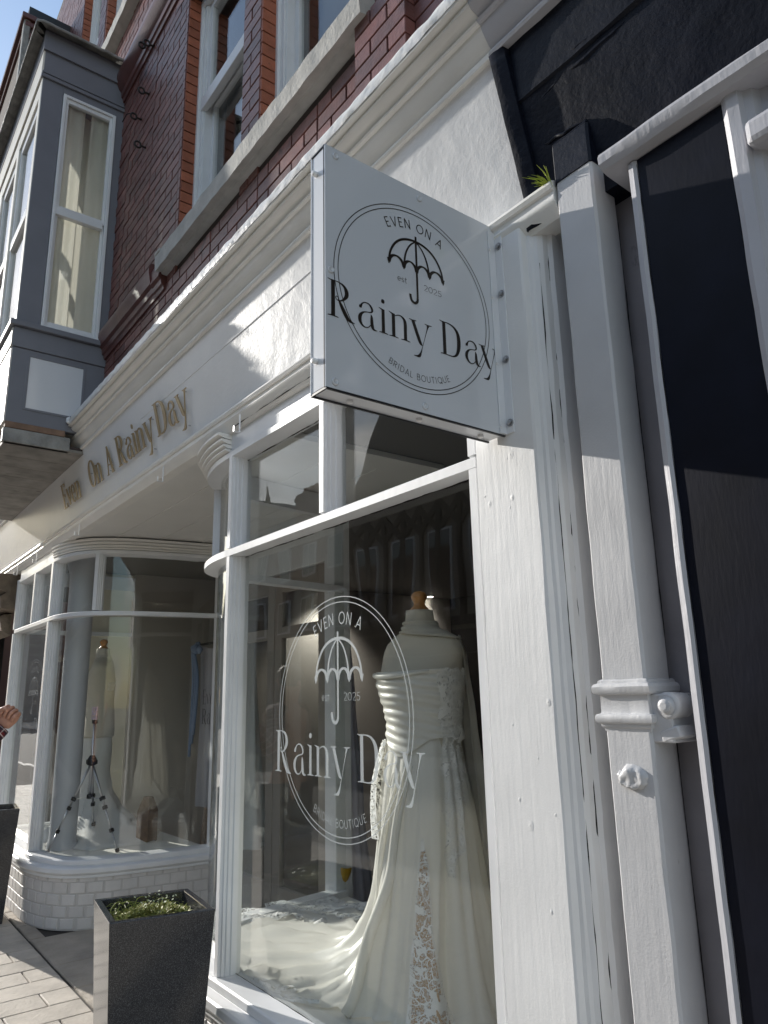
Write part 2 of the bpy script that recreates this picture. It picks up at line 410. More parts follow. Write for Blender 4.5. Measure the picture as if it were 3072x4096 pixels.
# ------------------------------------------------------------------ mesh helpers
class MB:
    def __init__(self): self.v = []; self.f = []; self.uv = None
    def add(self, vs, fs):
        o = len(self.v)
        self.v += [tuple(p) for p in vs]
        self.f += [tuple(i + o for i in q) for q in fs]
    def box(self, x0, x1, y0, y1, z0, z1):
        self.add([(x, y, z) for x in (x0, x1) for y in (y0, y1) for z in (z0, z1)],
                 [(0, 1, 3, 2), (4, 6, 7, 5), (0, 4, 5, 1), (2, 3, 7, 6), (0, 2, 6, 4), (1, 5, 7, 3)])
        return self
    def obox(self, c, ax, ay, az, hx, hy, hz):
        c, ax, ay, az = Vector(c), Vector(ax), Vector(ay), Vector(az)
        self.add([c + ax * hx * i + ay * hy * j + az * hz * k for i in (-1, 1) for j in (-1, 1) for k in (-1, 1)],
                 [(0, 1, 3, 2), (4, 6, 7, 5), (0, 4, 5, 1), (2, 3, 7, 6), (0, 2, 6, 4), (1, 5, 7, 3)])
        return self
    def grid(self, rows, closed=False, flip=False):
        o = len(self.v); n = len(rows[0])
        for r_ in rows: self.v += [tuple(p) for p in r_]
        for i in range(len(rows) - 1):
            for j in range(n if closed else n - 1):
                a, b = o + i * n + j, o + i * n + (j + 1) % n
                c, d = b + n, a + n
                self.f.append((a, d, c, b) if flip else (a, b, c, d))
        return self
    def cap(self, idx, flip=False):
        self.f.append(tuple(reversed(idx)) if flip else tuple(idx)); return self
    def prism_x(self, prof, x0, x1, step=None, jit=0.0, seed=0):     # profile of (y, z) run along x
        n = max(1, int(round(abs(x1 - x0) / step))) if step else 1
        rows = []
        for i in range(n + 1):
            x = x0 + (x1 - x0) * i / n
            if jit:
                rows.append([(x, y + jit * noise.noise(Vector((x * 9 + seed, k * 3.7, 1))), z + jit * noise.noise(Vector((x * 9 + seed, k * 3.7, 9)))) for k, (y, z) in enumerate(prof)])
            else: rows.append([(x, y, z) for y, z in prof])
        o = len(self.v)
        self.grid(rows, closed=True)
        m = len(prof)
        self.f.append(tuple(o + k for k in range(m)))
        self.f.append(tuple(o + n * m + k for k in reversed(range(m))))
        return self
    def sweep(self, prof, path, side, caps=True):                    # profile of (d, z); d = towards the street
        rows = []
        for i, p in enumerate(path):
            a = Vector(path[max(i - 1, 0)]); b = Vector(path[min(i + 1, len(path) - 1)]); p = Vector(p)
            def nn(t):
                t = t.normalized(); return Vector((-t.y, t.x)) * side
            if 0 < i < len(path) - 1:
                n1, n2 = nn(p - a), nn(b - p)
                n_ = (n1 + n2).normalized(); n_ = n_ / max(.3, n_.dot(n1))
            else: n_ = nn(b - a)
            rows.append([(p.x + n_.x * d, p.y + n_.y * d, z) for d, z in prof])
        o = len(self.v); m = len(prof)
        self.grid(rows, closed=True)
        if caps:
            self.f.append(tuple(o + k for k in range(m)))
            self.f.append(tuple(o + (len(path) - 1) * m + k for k in reversed(range(m))))
        return self
    def lathe(self, prof, c, n=20, axis='z'):
        rows = []
        for r_, h in prof:
            row = []
            for k in range(n):
                a = 2 * math.pi * k / n
                q = (r_ * math.cos(a), r_ * math.sin(a), h)
                if axis == 'x': q = (q[2], q[0], q[1])
                elif axis == 'y': q = (q[0], q[2], q[1])
                row.append((c[0] + q[0], c[1] + q[1], c[2] + q[2]))
            rows.append(row)
        o = len(self.v)
        self.grid(rows, closed=True)
        self.f.append(tuple(o + k for k in range(n)))
        self.f.append(tuple(o + (len(prof) - 1) * n + k for k in range(n)))
        return self
    def tube(self, pts, r, n=8):
        pts = [Vector(p) for p in pts]
        rows = []; prev = None
        for i, p in enumerate(pts):
            t = (pts[min(i + 1, len(pts) - 1)] - pts[max(i - 1, 0)]).normalized()
            if prev is None:
                a = Vector((0, 0, 1)) if abs(t.z) < .9 else Vector((1, 0, 0))
                u = t.cross(a).normalized()
            else: u = (prev - t * prev.dot(t)).normalized()
            prev = u
            w = t.cross(u)
            ri = r[i] if isinstance(r, (list, tuple)) else r
            rows.append([p + (u * math.cos(2 * math.pi * k / n) + w * math.sin(2 * math.pi * k / n)) * ri for k in range(n)])
        o = len(self.v)
        self.grid(rows, closed=True)
        self.f.append(tuple(o + k for k in range(n)))
        self.f.append(tuple(o + (len(pts) - 1) * n + k for k in range(n)))
        return self
    def mesh(self, name):
        me = D.meshes.new(name)
        me.from_pydata(self.v, [], self.f)
        bm = bmesh.new(); bm.from_mesh(me)
        bmesh.ops.recalc_face_normals(bm, faces=bm.faces)
        bm.to_mesh(me); bm.free()
        return me
    def build(self, name, m, parent=None, smooth=0, bevel=0.0, sub=0, solid=0.0, angle=35):
        me = self.mesh(name)
        me.materials.append(MT[m] if isinstance(m, str) else m)
        o = D.objects.new(name, me)
        COL.objects.link(o)
        if parent is not None: adopt(o, parent)
        if smooth:
            for p in me.polygons: p.use_smooth = True
            if smooth == 1: me.set_sharp_from_angle(angle=math.radians(angle))
        if solid:
            md = o.modifiers.new('solid', 'SOLIDIFY'); md.thickness = solid; md.offset = 0
        if bevel:
            md = o.modifiers.new('bevel', 'BEVEL'); md.width = bevel; md.segments = 2; md.limit_method = 'ANGLE'; md.angle_limit = math.radians(40)
        if sub:
            md = o.modifiers.new('sub', 'SUBSURF'); md.levels = sub; md.render_levels = sub
        return o
LOC = {}
def adopt(o, parent):                      # parent without moving: thing empties stand unrotated at their base
    o.parent = parent
    off = LOC.get(parent.name, Vector((0, 0, 0)))
    o.location = Vector(o.location) - off
    LOC[o.name] = off + o.location
def thing(name, loc, label, cat, group=None):
    o = D.objects.new(name, None)
    o.empty_display_size = .1
    COL.objects.link(o)
    o.location = loc
    LOC[o.name] = Vector(loc)
    o['label'] = label; o['category'] = cat
    if group: o['group'] = group
    return o
def tag(o, label, cat, group=None):
    o['label'] = label; o['category'] = cat
    if group: o['group'] = group
    return o
def struct(o): o['kind'] = 'structure'; return o
def stuff(o): o['kind'] = 'stuff'; return o
def inst(name, me, loc, parent, rotz=0.0, scale=None):
    o = D.objects.new(name, me)
    COL.objects.link(o)
    o.location = loc
    o.rotation_euler.z = rotz
    if scale: o.scale = scale
    adopt(o, parent)
    return o
def lerp(a, b, t): return a + (b - a) * t
def crom(pts, n=6):
    P = [Vector(p) for p in pts]
    out = []
    for i in range(len(P) - 1):
        p0, p1, p2, p3 = P[max(i - 1, 0)], P[i], P[i + 1], P[min(i + 2, len(P) - 1)]
        for k in range(n):
            t = k / n
            out.append(.5 * ((2 * p1) + (p2 - p0) * t + (2 * p0 - 5 * p1 + 4 * p2 - p3) * t * t + (3 * p1 - p0 - 3 * p2 + p3) * t ** 3))
    out.append(P[-1])
    return out
def interp(tab, x):
    if x <= tab[0][0]: return tab[0][1:]
    for a, b in zip(tab, tab[1:]):
        if x <= b[0]:
            t = (x - a[0]) / (b[0] - a[0]); t = t * t * (3 - 2 * t)
            return tuple(lerp(p, q, t) for p, q in zip(a[1:], b[1:]))
    return tab[-1][1:]
# ================================================================== GROUND
o = MB().box(-120, 120, -80, -11.2, -.16, -.12); 
road = MB().box(-140, 140, -9.0, -3.0, -.5, -.11).build('road', 'asphalt'); struct(road)
far = MB().box(-140, 140, -90, -9.12, -.5, -.02).build('far_pavement', 'flag'); struct(far)
kerb = struct(MB().box(-140, 140, -3.0, -2.86, -.5, .0).build('kerb', 'kerb', bevel=.015))
kerb2 = struct(MB().box(-140, 140, -9.12, -9.0, -.5, .0).build('far_kerb', 'kerb', bevel=.015))
pave = struct(MB().box(-140, 140, -2.86, 8, -.5, -.009).build('pavement', 'joint'))
slabmesh = {}
def slab_me(w, l, k, m='slab'):
    key = (round(w, 3), round(l, 3), k, m)
    if key not in slabmesh:
        b = MB(); rs = random.Random(k * 7 + 3)
        h = .011 + .002 * rs.random()
        e = .004
        def j(): return (rs.random() - .5) * .004
        x0, x1, y0, y1 = -w / 2, w / 2, -l / 2, l / 2
        top = [(x0 + e + j(), y0 + e + j(), h), (x1 - e + j(), y0 + e + j(), h), (x1 - e + j(), y1 - e + j(), h), (x0 + e + j(), y1 - e + j(), h)]
        mid = [(x0 + j(), y0 + j(), h - .005), (x1 + j(), y0 + j(), h - .005), (x1 + j(), y1 + j(), h - .005), (x0 + j(), y1 + j(), h - .005)]
        bot = [(x, y, 0) for x, y, z in mid]
        b.add(top + mid + bot, [(0, 1, 2, 3)] + [(a, b2, b2 + 4, a + 4) for a, b2 in ((1, 0), (2, 1), (3, 2), (0, 3))] + [(a + 4, b2 + 4, b2 + 8, a + 8) for a, b2 in ((1, 0), (2, 1), (3, 2), (0, 3))])
        me = b.mesh('paving_slab'); me.materials.append(MT[m]); slabmesh[key] = me
    return slabmesh[key]
rest = MB()
i = 0
xs = -16.0
while xs < 6.0:
    w = .2125
    off = (.0 if i % 2 else .30)
    y = -2.86 + (off if off else 0.0)
    ys = [-2.86] + ([-2.56] if i % 2 == 0 else [])
    yy = ys[-1]
    seg = []
    if len(ys) == 2: seg.append((-2.86, -2.56))
    while yy < -.10:
        y2 = min(yy + .52, -.098)
        if -.098 - y2 < .1: y2 = -.098
        seg.append((yy, y2)); yy = y2
    for a, b_ in seg:
        cx, cy = xs + w / 2, (a + b_) / 2
        vis = any(inframe((px_, py_, 0), 10) for px_ in (xs, xs + w) for py_ in (a, b_)) and xs > -11
        if vis:
            inst('paving_slab', slab_me(w - .007, b_ - a - .007, R.randrange(4)), (cx, cy, -.009 + R.random() * .0015), pave)
        else:
            zt = .003
            rest.add([(xs + .003, a + .003, zt), (xs + w - .003, a + .003, zt), (xs + w - .003, b_ - .003, zt), (xs + .003, b_ - .003, zt)], [(0, 1, 2, 3)])
    xs += w; i += 1
ro = stuff(rest.build('paving_slabs_beyond', 'slab', pave))
xs = -14.0
while xs < -3.2:
    w = R.choice((.38, .52, .64, .45))
    if -6.6 < xs + w / 2 < -3.2 or True:
        yb = -.09; ye = 1.3 if -6.0 < xs < -3.4 else .02
        if ye > 1:
            yy = yb
            while yy < ye:
                l_ = R.choice((.36, .48, .42))
                inst('flagstone', slab_me(w - .012, l_ - .012, R.randrange(4), 'flag'), (xs + w / 2, yy + l_ / 2, -.009 + R.random() * .003), pave)
                yy += l_
        else:
            inst('flagstone', slab_me(w - .012, .10, R.randrange(4), 'flag'), (xs + w / 2, -.036, -.009), pave)
    xs += w

# ================================================================== BRIDAL SHOP BUILDING
B = thing('bridal_shop_building', (-4.0, 0, 0), 'red brick building with white painted bridal shopfront, sash windows above and a slate grey oriel', 'building')
# openings in the first-floor and second-floor brickwork: (x0, x1, z0, z1)
OPEN = [(-3.96, -3.083, 4.16, 6.25), (-2.872, -2.0, 4.16, 6.25), (-7.27, -6.48, 7.35, 9.6), (-6.23, -5.4, 7.35, 9.6), (-7.85, -5.37, 3.3, 6.8), (-1.0, 0.6, 4.3, 6.2)]
wb = MB()
cuts = sorted({-14.0, 3.0} | {v for o_ in OPEN for v in o_[:2]})
for a, b_ in zip(cuts, cuts[1:]):
    zs = sorted((o_[2], o_[3]) for o_ in OPEN if o_[0] <= a + 1e-6 and o_[1] >= b_ - 1e-6)
    z = 3.45
    for z0, z1 in zs + [(10.6, 10.6)]:
        if z0 > z: wb.box(a, b_, .012, .30, z, z0)
        z = max(z, z1)
wall = wb.build('brick_wall', 'mortar', B)
def brick_me(w, d, h, k, m, name='brick'):
    rs = random.Random(k)
    b = MB()
    e = .0025
    def j(s=.0022): return (rs.random() - .5) * s
    fr = [(x + j(), -d + .0 + j(.001), z + j()) for x, z in ((-w / 2 + e, -h / 2 + e), (w / 2 - e, -h / 2 + e), (w / 2 - e, h / 2 - e), (-w / 2 + e, h / 2 - e))]
    md = [(-w / 2, -d + e, -h / 2), (w / 2, -d + e, -h / 2), (w / 2, -d + e, h / 2), (-w / 2, -d + e, h / 2)]
    bk = [(x, 0, z) for x, y, z in md]
    b.add(fr + md + bk, [(0, 1, 2, 3)] + [(i, i + 4, (i + 1) % 4 + 4, (i + 1) % 4) for i in range(4)] + [(i + 4, i + 8, (i + 1) % 4 + 8, (i + 1) % 4 + 4) for i in range(4)])
    me = b.mesh(name); me.materials.append(MT[m]); return me
CH = .0763
SM = [brick_me(.215, .115, .0685, k, 'brick') for k in range(5)]
HM = [brick_me(.1025, .115, .0685, 20 + k, 'brick') for k in range(4)]
RM = [brick_me(.098, .07, .0685, 40 + k, 'rubbed', 'reveal_brick') for k in range(3)]
cands = []
zrow = 3.50; row = 0
while zrow < 10.4:
    zc = zrow + CH / 2
    x = -13.0 + (.1125 if row % 2 else 0)
    k = 0
    while x < 2.8:
        header = (k % 3 == 2)
        w = .1125 if header else .225
        x0, x1 = x, x + w
        segs = [(x0 + .005, x1 - .005)]
        for a, b_, z0, z1 in OPEN:
            if z0 - .02 < zc < z1:
                ns = []
                for s0, s1 in segs:
                    if s1 <= a or s0 >= b_: ns.append((s0, s1))
                    else:
                        if s0 < a - .03: ns.append((s0, a))
                        if s1 > b_ + .03: ns.append((b_, s1))
                segs = ns
        for s0, s1 in segs:
            c = ((s0 + s1) / 2, 0, zc)
            q = proj(c)
            area = 0
            if q and inframe(c, 40):
                # hidden behind the cornice lip, the oriel or the sill
                t1 = (c[2] - 1.55) / 1.45
                hid = t1 < 1.63 or (-7.7 < c[0] < -5.4 and c[2] < 6.7) or (1.80 < t1 < 1.98 and c[0] > -4.11)
                if not hid: area = (s1 - s0) * CH / q[2] ** 2 * (1.45 / (Vector(c) - CAMP).length)
            cands.append((area, s0, s1, zc))
        x += w; k += 1
    zrow += CH; row += 1
cands.sort(key=lambda t: -t[0])
rest = MB()
for n_, (area, s0, s1, zc) in enumerate(cands):
    w = s1 - s0
    if n_ < 300 and area > 0:
        me = R.choice(SM if w > .15 else HM)
        base = .215 if w > .15 else .1025
        inst('brick', me, ((s0 + s1) / 2, .117 - R.random() * .003, zc), wall, scale=(w / base, 1, 1))
    else:
        yo = -R.random() * .003
        rest.box(s0, s1, yo, .06, zc - .0342, zc + .0342)
stuff(rest.build('brickwork_beyond', 'brick', wall))
# rubbed-brick reveals on the left jambs (their ends face the street corner)
for xj, z0, z1 in ((-3.96, 4.22, 6.25), (-2.872, 4.22, 6.25), (-7.27, 7.42, 9.6), (-6.23, 7.42, 9.6)):
    z = z0 + .02
    while z < z1:
        o = inst('reveal_brick', R.choice(RM), (xj + .003 - .066, .005 + .049, z + CH / 2), wall, rotz=math.pi / 2)
        z += CH
# brick strip under the right end of the sill
pm = MB().box(-1.95, -1.645, -.034, .012, 3.4, 4.14).build('brick_pier', 'mortar', B)
z = 3.50; row = 0
while z < 4.12:
    for s0, s1 in (((-1.957, -1.748), (-1.740, -1.637)) if row % 2 else ((-1.957, -1.855), (-1.847, -1.637))):
        w = s1 - s0
        inst('brick', SM[row % 5] if w > .15 else HM[row % 4], ((s0 + s1) / 2, .069, z + CH / 2), pm, scale=(w / (.209 if w > .15 else .102) * .97, 1, 1))
    z += CH; row += 1

# concrete sill under both sash windows
MB().prism_x([(.10, 4.155), (-.03, 4.163), (-.037, 4.175), (-.078, 4.165), (-.083, 4.272), (.10, 4.30)], -4.11, -1.872, step=.035, jit=.006).build('window_sill', 'concrete', B, smooth=1, angle=25)
MB().box(-4.112, -4.03, -.086, .0, 4.268, 4.292).build('sill_stop', 'concrete', B, bevel=.004)
MB().prism_x([(.10, 7.30), (-.08, 7.335), (-.085, 7.45), (.10, 7.49)], -7.6, -4.6, step=.05, jit=.006).build('window_sill', 'concrete', B, smooth=1, angle=25)
# terracotta string courses
def string(x0, x1, z, h, p, name='string_course'):
    pr = [(.02, z), (-.012, z), (-.018, z + h * .12), (-.030, z + h * .16), (-.034, z + h * .32), (-.052, z + h * .40), (-.06 * p, z + h * .62), (-.066 * p, z + h * .70), (-.066 * p, z + h * .86), (-.05 * p, z + h), (.02, z + h * 1.05)]
    return MB().prism_x(pr, x0, x1, step=.08, jit=.002).build(name, 'terracotta', B, smooth=1, angle=30)
string(-5.36, -4.26, 4.07, .24, 1.0)
string(-4.26, -4.115, 4.07, .20, .75)
string(-5.37, 2.8, 6.43, .27, 1.25)

# sash windows
def sash_window(x0, x1, z0, z1, zm, y=.085, name='sash_window', blind=False, par=B):
    w = MB(); fw = .055
    w.box(x0 - .04, x0 + fw * .55, y, y + .12, z0, z1); w.box(x1 - fw * .55, x1 + .04, y, y + .12, z0, z1)
    w.box(x0 + fw * .55, x1 - fw * .55, y, y + .12, z1 - .06, z1)
    o = w.build(name, 'sash', par, bevel=.004)
    b = MB()
    for xa, s_ in ((x0 + fw * .55, 1), (x1 - fw * .55, -1)):
        b.box(min(xa, xa + s_ * .03), max(xa, xa + s_ * .03), y + .018, y + .10, z0 + .003, z1 - .063)
        b.box(min(xa + s_ * .03, xa + s_ * .042), max(xa + s_ * .03, xa + s_ * .042), y + .030, y + .10, z0 + .004, z1 - .064)
    b.build('staff_bead', 'sash', o, bevel=.003)
    xa, xb = x0 + fw * .55 + .042, x1 - fw * .55 - .042
    for nm, za, zb, yy in (('upper_sash', zm, z1 - .064, y + .04), ('lower_sash', z0 + .004, zm + .03, y + .078)):
        s_ = MB(); st = .042
        s_.box(xa, xa + st, yy, yy + .035, za, zb); s_.box(xb - st, xb, yy, yy + .035, za, zb)
        s_.box(xa + st, xb - st, yy, yy + .035, za, za + (.055 if nm == 'lower_sash' else .05)); s_.box(xa + st, xb - st, yy, yy + .035, zb - .045, zb)
        s_.build(nm, 'sash', o, bevel=.003)
        MB().box(xa + st - .004, xb - st + .004, yy + .018, yy + .022, za + .04, zb - .04).build('pane', G_SASH, o)
    MB().box(xa - .03, xb + .03, y + .012, y + .05, zm - .04, zm + .055).build('meeting_rail', 'sash', o, bevel=.004)
    MB().box(x0 - .02, x1 + .02, y + .32, y + .33, z0, z1).build('curtain', 'blind' if blind else 'roomwall', o)
    return o
sash_window(-3.96, -3.083, 4.27, 6.25, 5.36)
sash_window(-2.872, -2.0, 4.27, 6.25, 5.36)
sash_window(-7.27, -6.48, 7.46, 9.6, 8.5)
sash_window(-6.23, -5.4, 7.46, 9.6, 8.5)
# dark room shell behind the upper windows keeps daylight out from behind
MB().box(-13.9, -7.95, .60, .64, 3.4, 10.6).build('room_backing', 'roomwall', B)
MB().box(-7.9499, -5.3001, .60, .64, 6.9, 10.6).build('room_backing', 'roomwall', B)
MB().box(-5.30, 2.9, .60, .64, 3.4, 10.6).build('room_backing', 'roomwall', B)
MB().box(-7.95, -5.30, 2.6, 2.64, 3.4, 6.9).build('oriel_room_wall', 'roomwall', B)
MB().box(-5.339, -5.30, .3005, 2.6, 3.4, 6.9).build('oriel_room_wall', 'creamwall', B)
MB().box(-7.95, -7.91, .3005, 2.6, 3.4, 6.9).build('oriel_room_wall', 'creamwall', B)
MB().box(-14, 3, .31, .62, 10.55, 10.65).build('eaves_backing', 'slate', B)

# ------------------------------------------------------------------ oriel
OX, OY, OL = -5.36, -.63, -7.86
OR = MB().box(OL + .012, OX - .012, OY + .30, .01, 3.36, 6.62)
OR = MB()
# side wall facing +x around its window
OR.box(OX - .05, OX, OY, -.475, 4.205, 6.34); OR.box(OX - .05, OX, -.058, .03, 4.205, 6.34)
OR.box(OX - .05, OX, -.475, -.058, 6.262, 6.34)
orl = OR.build('oriel_window', 'oriel', B, bevel=.003)
MB().box(OL, OX + .001, OY - .001, .03, 6.34, 6.60).build('oriel_frieze', 'oriel', orl, bevel=.003)
MB().box(OX - .05, OX + .002, OY - .006, .02, 3.445, 4.01).build('panel_surround', 'oriel', orl, bevel=.003)
MB().box(OX - .05, OX + .014, OY - .014, .02, 4.012, 4.162).build('panel_rail', 'oriel', orl, bevel=.004)
MB().box(OL, OX + .045, OY - .045, .0, 4.164, 4.206).build('oriel_sill', 'oriel', orl, bevel=.005)
pw = MB()
pw.add([(OX + .004, -.515, 3.57), (OX + .004, -.152, 3.57), (OX + .004, -.152, 3.955), (OX + .004, -.515, 3.955)], [(0, 1, 2, 3)])
MB().box(OX - .01, OX + .0035, -.517, -.150, 3.567, 3.957).build('white_panel', 'acrylic', orl)
pf = MB()
for a in ((-.535, -.517, 3.55, 3.975), (-.150, -.132, 3.55, 3.975)): pf.box(OX - .01, OX + .008, a[0], a[1], a[2], a[3])
pf.box(OX - .01, OX + .008, -.517, -.150, 3.957, 3.975); pf.box(OX - .01, OX + .008, -.517, -.150, 3.55, 3.567)
pf.build('panel_bead', 'oriel', orl, bevel=.002)
MB().box(OX - .05, OX + .006, OY - .012, -.20, 3.30, 3.40).build('bottom_board', 'lead', orl, bevel=.004)
MB().box(OX - .04, OX + .009, OY - .004, -.24, 3.402, 3.447).build('rotten_board', 'rawwood', orl, bevel=.004)
# thin mouldings of the side
for z, p, h in ((6.345, .018, .03), (6.385, .010, .016)):
    MB().box(OX - .02, OX + p, OY - p, .02, z - h / 2, z + h / 2).build('frieze_moulding', 'oriel', orl, bevel=.004)
# crown cornice (profile on the side and the front)
prof = [(-.02, 6.585), (.012, 6.585), (.016, 6.61), (.030, 6.625), (.034, 6.66), (.055, 6.70), (.078, 6.715), (.082, 6.735), (.086, 6.738), (.086, 6.752), (.0, 6.77), (-.02, 6.77)]
MB().sweep(prof, [(OX, .03), (OX, OY), (OL, OY)], -1).build('crown_cornice', 'oriel', orl, smooth=1, angle=30)
ld = MB(); rows = []
for k in range(60):
    t = k / 59
    if t < .25: px_, py_ = OX + .094, lerp(.02, OY - .094, t / .25)
    else: px_, py_ = lerp(OX + .094, OL, (t - .25) / .75), OY - .094
    j = noise.noise(Vector((k * .9, 0, 0))) * .012
    ins = (-.05, .05)
    rows.append([(px_ + .003, py_ - .003, 6.745 + j * .6), (px_ + .006, py_ - .006, 6.765 + j), (px_ - .012, py_ + (.012 if t >= .25 else 0), 6.785 + j * .7), (OX - .4 if px_ > OX else px_, -.2 if t >= .25 else py_, 6.80)])
ld.grid(rows).build('lead_roof', 'lead', orl, smooth=2, solid=.006)
# side sash window of the oriel
fr = MB()
fr.box(OX - .03, OX + .014, -.472, -.446, 4.208, 6.26); fr.box(OX - .03, OX + .014, -.085, -.060, 4.208, 6.26)
fr.box(OX - .03, OX + .014, -.446, -.085, 6.235, 6.26); fr.box(OX - .03, OX + .014, -.446, -.085, 4.208, 4.235)
fr.build('window_frame', 'sash', orl, bevel=.004)
f2 = MB()
for za, zb, xx in ((5.215, 6.234, OX - .012), (4.236, 5.213, OX - .026)):
    f2.box(xx - .02, xx + .012, -.4455, -.426, za, zb); f2.box(xx - .02, xx + .012, -.105, -.0855, za, zb)
    f2.box(xx - .02, xx + .012, -.426, -.105, zb - .035, zb); f2.box(xx - .02, xx + .012, -.426, -.105, za, za + .04)
f2.build('sash', 'sash', orl, bevel=.003)
MB().box(OX - .02, OX + .012, -.462, -.098, 5.17, 5.235).build('meeting_rail', 'sash', orl, bevel=.004)
MB().box(OX - .022, OX - .018, -.43, -.10, 5.22, 6.21).build('pane', G_SASH, orl)
MB().box(OX - .036, OX - .032, -.43, -.10, 4.26, 5.20).build('pane', G_SASH, orl)
for ya, yb, xc in ((-.445, -.283, OX - .052), (-.237, .02, OX - .052), (-.265, .02, OX - .26)):  # curtain gap shaped to pass a sun strip; added rear layer hides the gap
    rows = [[(xc + .008 * math.sin((ya + (yb - ya) * k / 16) * 75), ya + (yb - ya) * k / 16, z) for z in (4.215, 6.30 if xc > OX - .1 else 6.595)] for k in range(17)]
    MB().grid(rows).build('curtain', 'blind', orl, smooth=2)
# front of the oriel: sunlit timber
fb = MB()
xs_ = [OX - .0, OX - .09]
fb.box(OX - .085, OX - .002, OY - .004, OY + .05, 4.207, 6.338)
for k in range(1, 4):
    xc = OX - .085 - k * .75
    fb.box(xc - .05, xc + .05, OY - .004, OY + .05, 4.207, 6.338)
fb.box(OL, OX - .085, OY - .003, OY + .05, 6.20, 6.337)
fb.build('front_post', 'orielfront', orl, bevel=.004)
MB().box(OL, OX - .003, OY - .016, OY - .0012, 6.36, 6.59).build('front_frieze', 'orielfront', orl, bevel=.003)
MB().box(OL, OX - .004, OY - .017, OY + .02, 3.445, 4.0).build('front_panel', 'orielfront', orl, bevel=.003)
MB().box(OL, OX + .004, OY - .022, OY - .0145, 4.02, 4.155).build('front_rail', 'orielfront', orl, bevel=.003)
for k in range(3):
    xb_ = OX - .085 - k * .75 - (.05 if k else 0); xa_ = OX - .085 - (k + 1) * .75 + .05
    s_ = MB()
    for xx in (xa_, xb_ - .06): s_.box(xx, xx + .06, OY + .012, OY + .05, 4.21, 6.199)
    s_.box(xa_ + .06, xb_ - .06, OY + .012, OY + .05, 6.12, 6.199); s_.box(xa_ + .06, xb_ - .06, OY + .012, OY + .05, 4.21, 4.28); s_.box(xa_ + .06, xb_ - .06, OY + .004, OY + .06, 5.17, 5.25)
    s_.build('front_sash', 'sash', orl, bevel=.003)
    MB().box(xa_ + .05, xb_ - .05, OY + .03, OY + .034, 4.25, 6.15).build('pane', G_SASH, orl)
# underside boards
xk = OL
while xk < OX - .02:
    w = min(.27, OX - .005 - xk)
    MB().box(xk + .003, xk + w - .003, OY + .004, -.02, 3.300, 3.322).build('soffit_plank', 'plank', orl, bevel=.002)
    xk += w
MB().box(OL, OX - .01, OY + .01, .0, 3.326, 3.345).build('soffit_backing', 'mortar', orl)
MB().box(OL, OX - .01, OY + .02, 2.6, 6.601, 6.63).build('oriel_ceiling', 'blind', orl)
MB().box(OL, OX - .06, OY + .06, 2.6, 4.12, 4.15).build('oriel_floor', 'roomwall', orl)
MB().box(OL, OL + .03, OY, .02, 3.4, 6.6).build('far_side', 'oriel', orl)

# ------------------------------------------------------------------ second-floor bay with gutter, far left
tb = MB().box(-12, -7.93, -.46, .01, 8.3, 9.42).build('upper_bay', 'mortar', B)
z = 8.3; row = 0
br = MB()
while z < 9.20:
    y = -.46 + (.05 if row % 2 else 0)
    while y < .0:
        y2 = min(y + .2, .0)
        inst('brick', HM[row % 4], (-8.03, (y + y2) / 2 - .003, z + CH / 2), tb, rotz=math.pi / 2, scale=((y2 - y - .006) / .1025, 1, 1))
        y = y2
    z += CH; row += 1
MB().box(-12, -7.90, -.49, .0, 9.20, 9.27).build('corbel_course', 'terracotta', tb, bevel=.01)
MB().box(-12, -7.87, -.53, .0, 9.28, 9.35).build('corbel_course', 'terracotta', tb, bevel=.01)
MB().box(-8.02, -7.905, -.50, -.43, 8.2, 9.30).build('corner_board', 'lead', tb, bevel=.01)
gp = [(.02, 9.36), (.10, 9.36), (.16, 9.39), (.18, 9.47), (.17, 9.50), (.02, 9.50)]
MB().sweep(gp, [(-7.90, .02), (-7.90, -.48), (-12, -.48)], -1).build('gutter', 'bronze', tb, smooth=1)
MB().box(-12, -8.1, -.5, -.47, 8.0, 8.32).build('bay_apron', 'oldstone', tb)
MB().box(-12, -8.02, -.56, -.46, 8.0, 8.06).build('bay_sill', 'concrete', tb, bevel=.01)
MB().box(-12, -8.0, -.445, .0, 6.9, 8.3).build('bay_lower_wall', 'brick', tb)

# ------------------------------------------------------------------ cornice, lead flashing, canted fascia, bottom moulding
XB = -1.175
CP = [(.0, 3.335), (-.107, 3.335), (-.122, 3.3345), (-.127, 3.342), (-.126, 3.351), (-.114, 3.356), (-.115, 3.366), (-.124, 3.374), (-.139, 3.394), (-.150, 3.414), (-.154, 3.428), (-.168, 3.430), (-.171, 3.436), (-.154, 3.440), (-.154, 3.450), (-.170, 3.455), (-.189, 3.463), (-.199, 3.474), (-.200, 3.482), (-.190, 3.485), (-.191, 3.489), (-.222, 3.491), (-.223, 3.499), (0.0, 3.53)]
MB().prism_x(CP, -11.0, XB, step=.12, jit=.0022).build('cornice', 'cornice', B, smooth=1, angle=28)
rows = []
nseg = 300
for k in range(nseg + 1):
    x = lerp(OX + .03, XB + .004, k / nseg)
    a = noise.noise(Vector((x * 14, 0, 0))); b_ = noise.noise(Vector((x * 23, 5, 0))); c_ = noise.noise(Vector((x * 9, 9, 0)))
    h = .042 + .005 * c_
    rows.append([(x, -.2245 - .003 * abs(b_), 3.4965 + .003 * a), (x, -.229 - .005 * a, 3.51 + .003 * b_), (x, -.226 - .006 * b_, 3.53), (x, -.227 + .005 * a, 3.4965 + h), (x, -.20, 3.4965 + h + .008 + .004 * b_), (x, -.1, 3.575 + .004 * c_), (x, .012, 3.60)])
MB().grid(rows).build('cornice_flashing', 'flash', B, smooth=2)
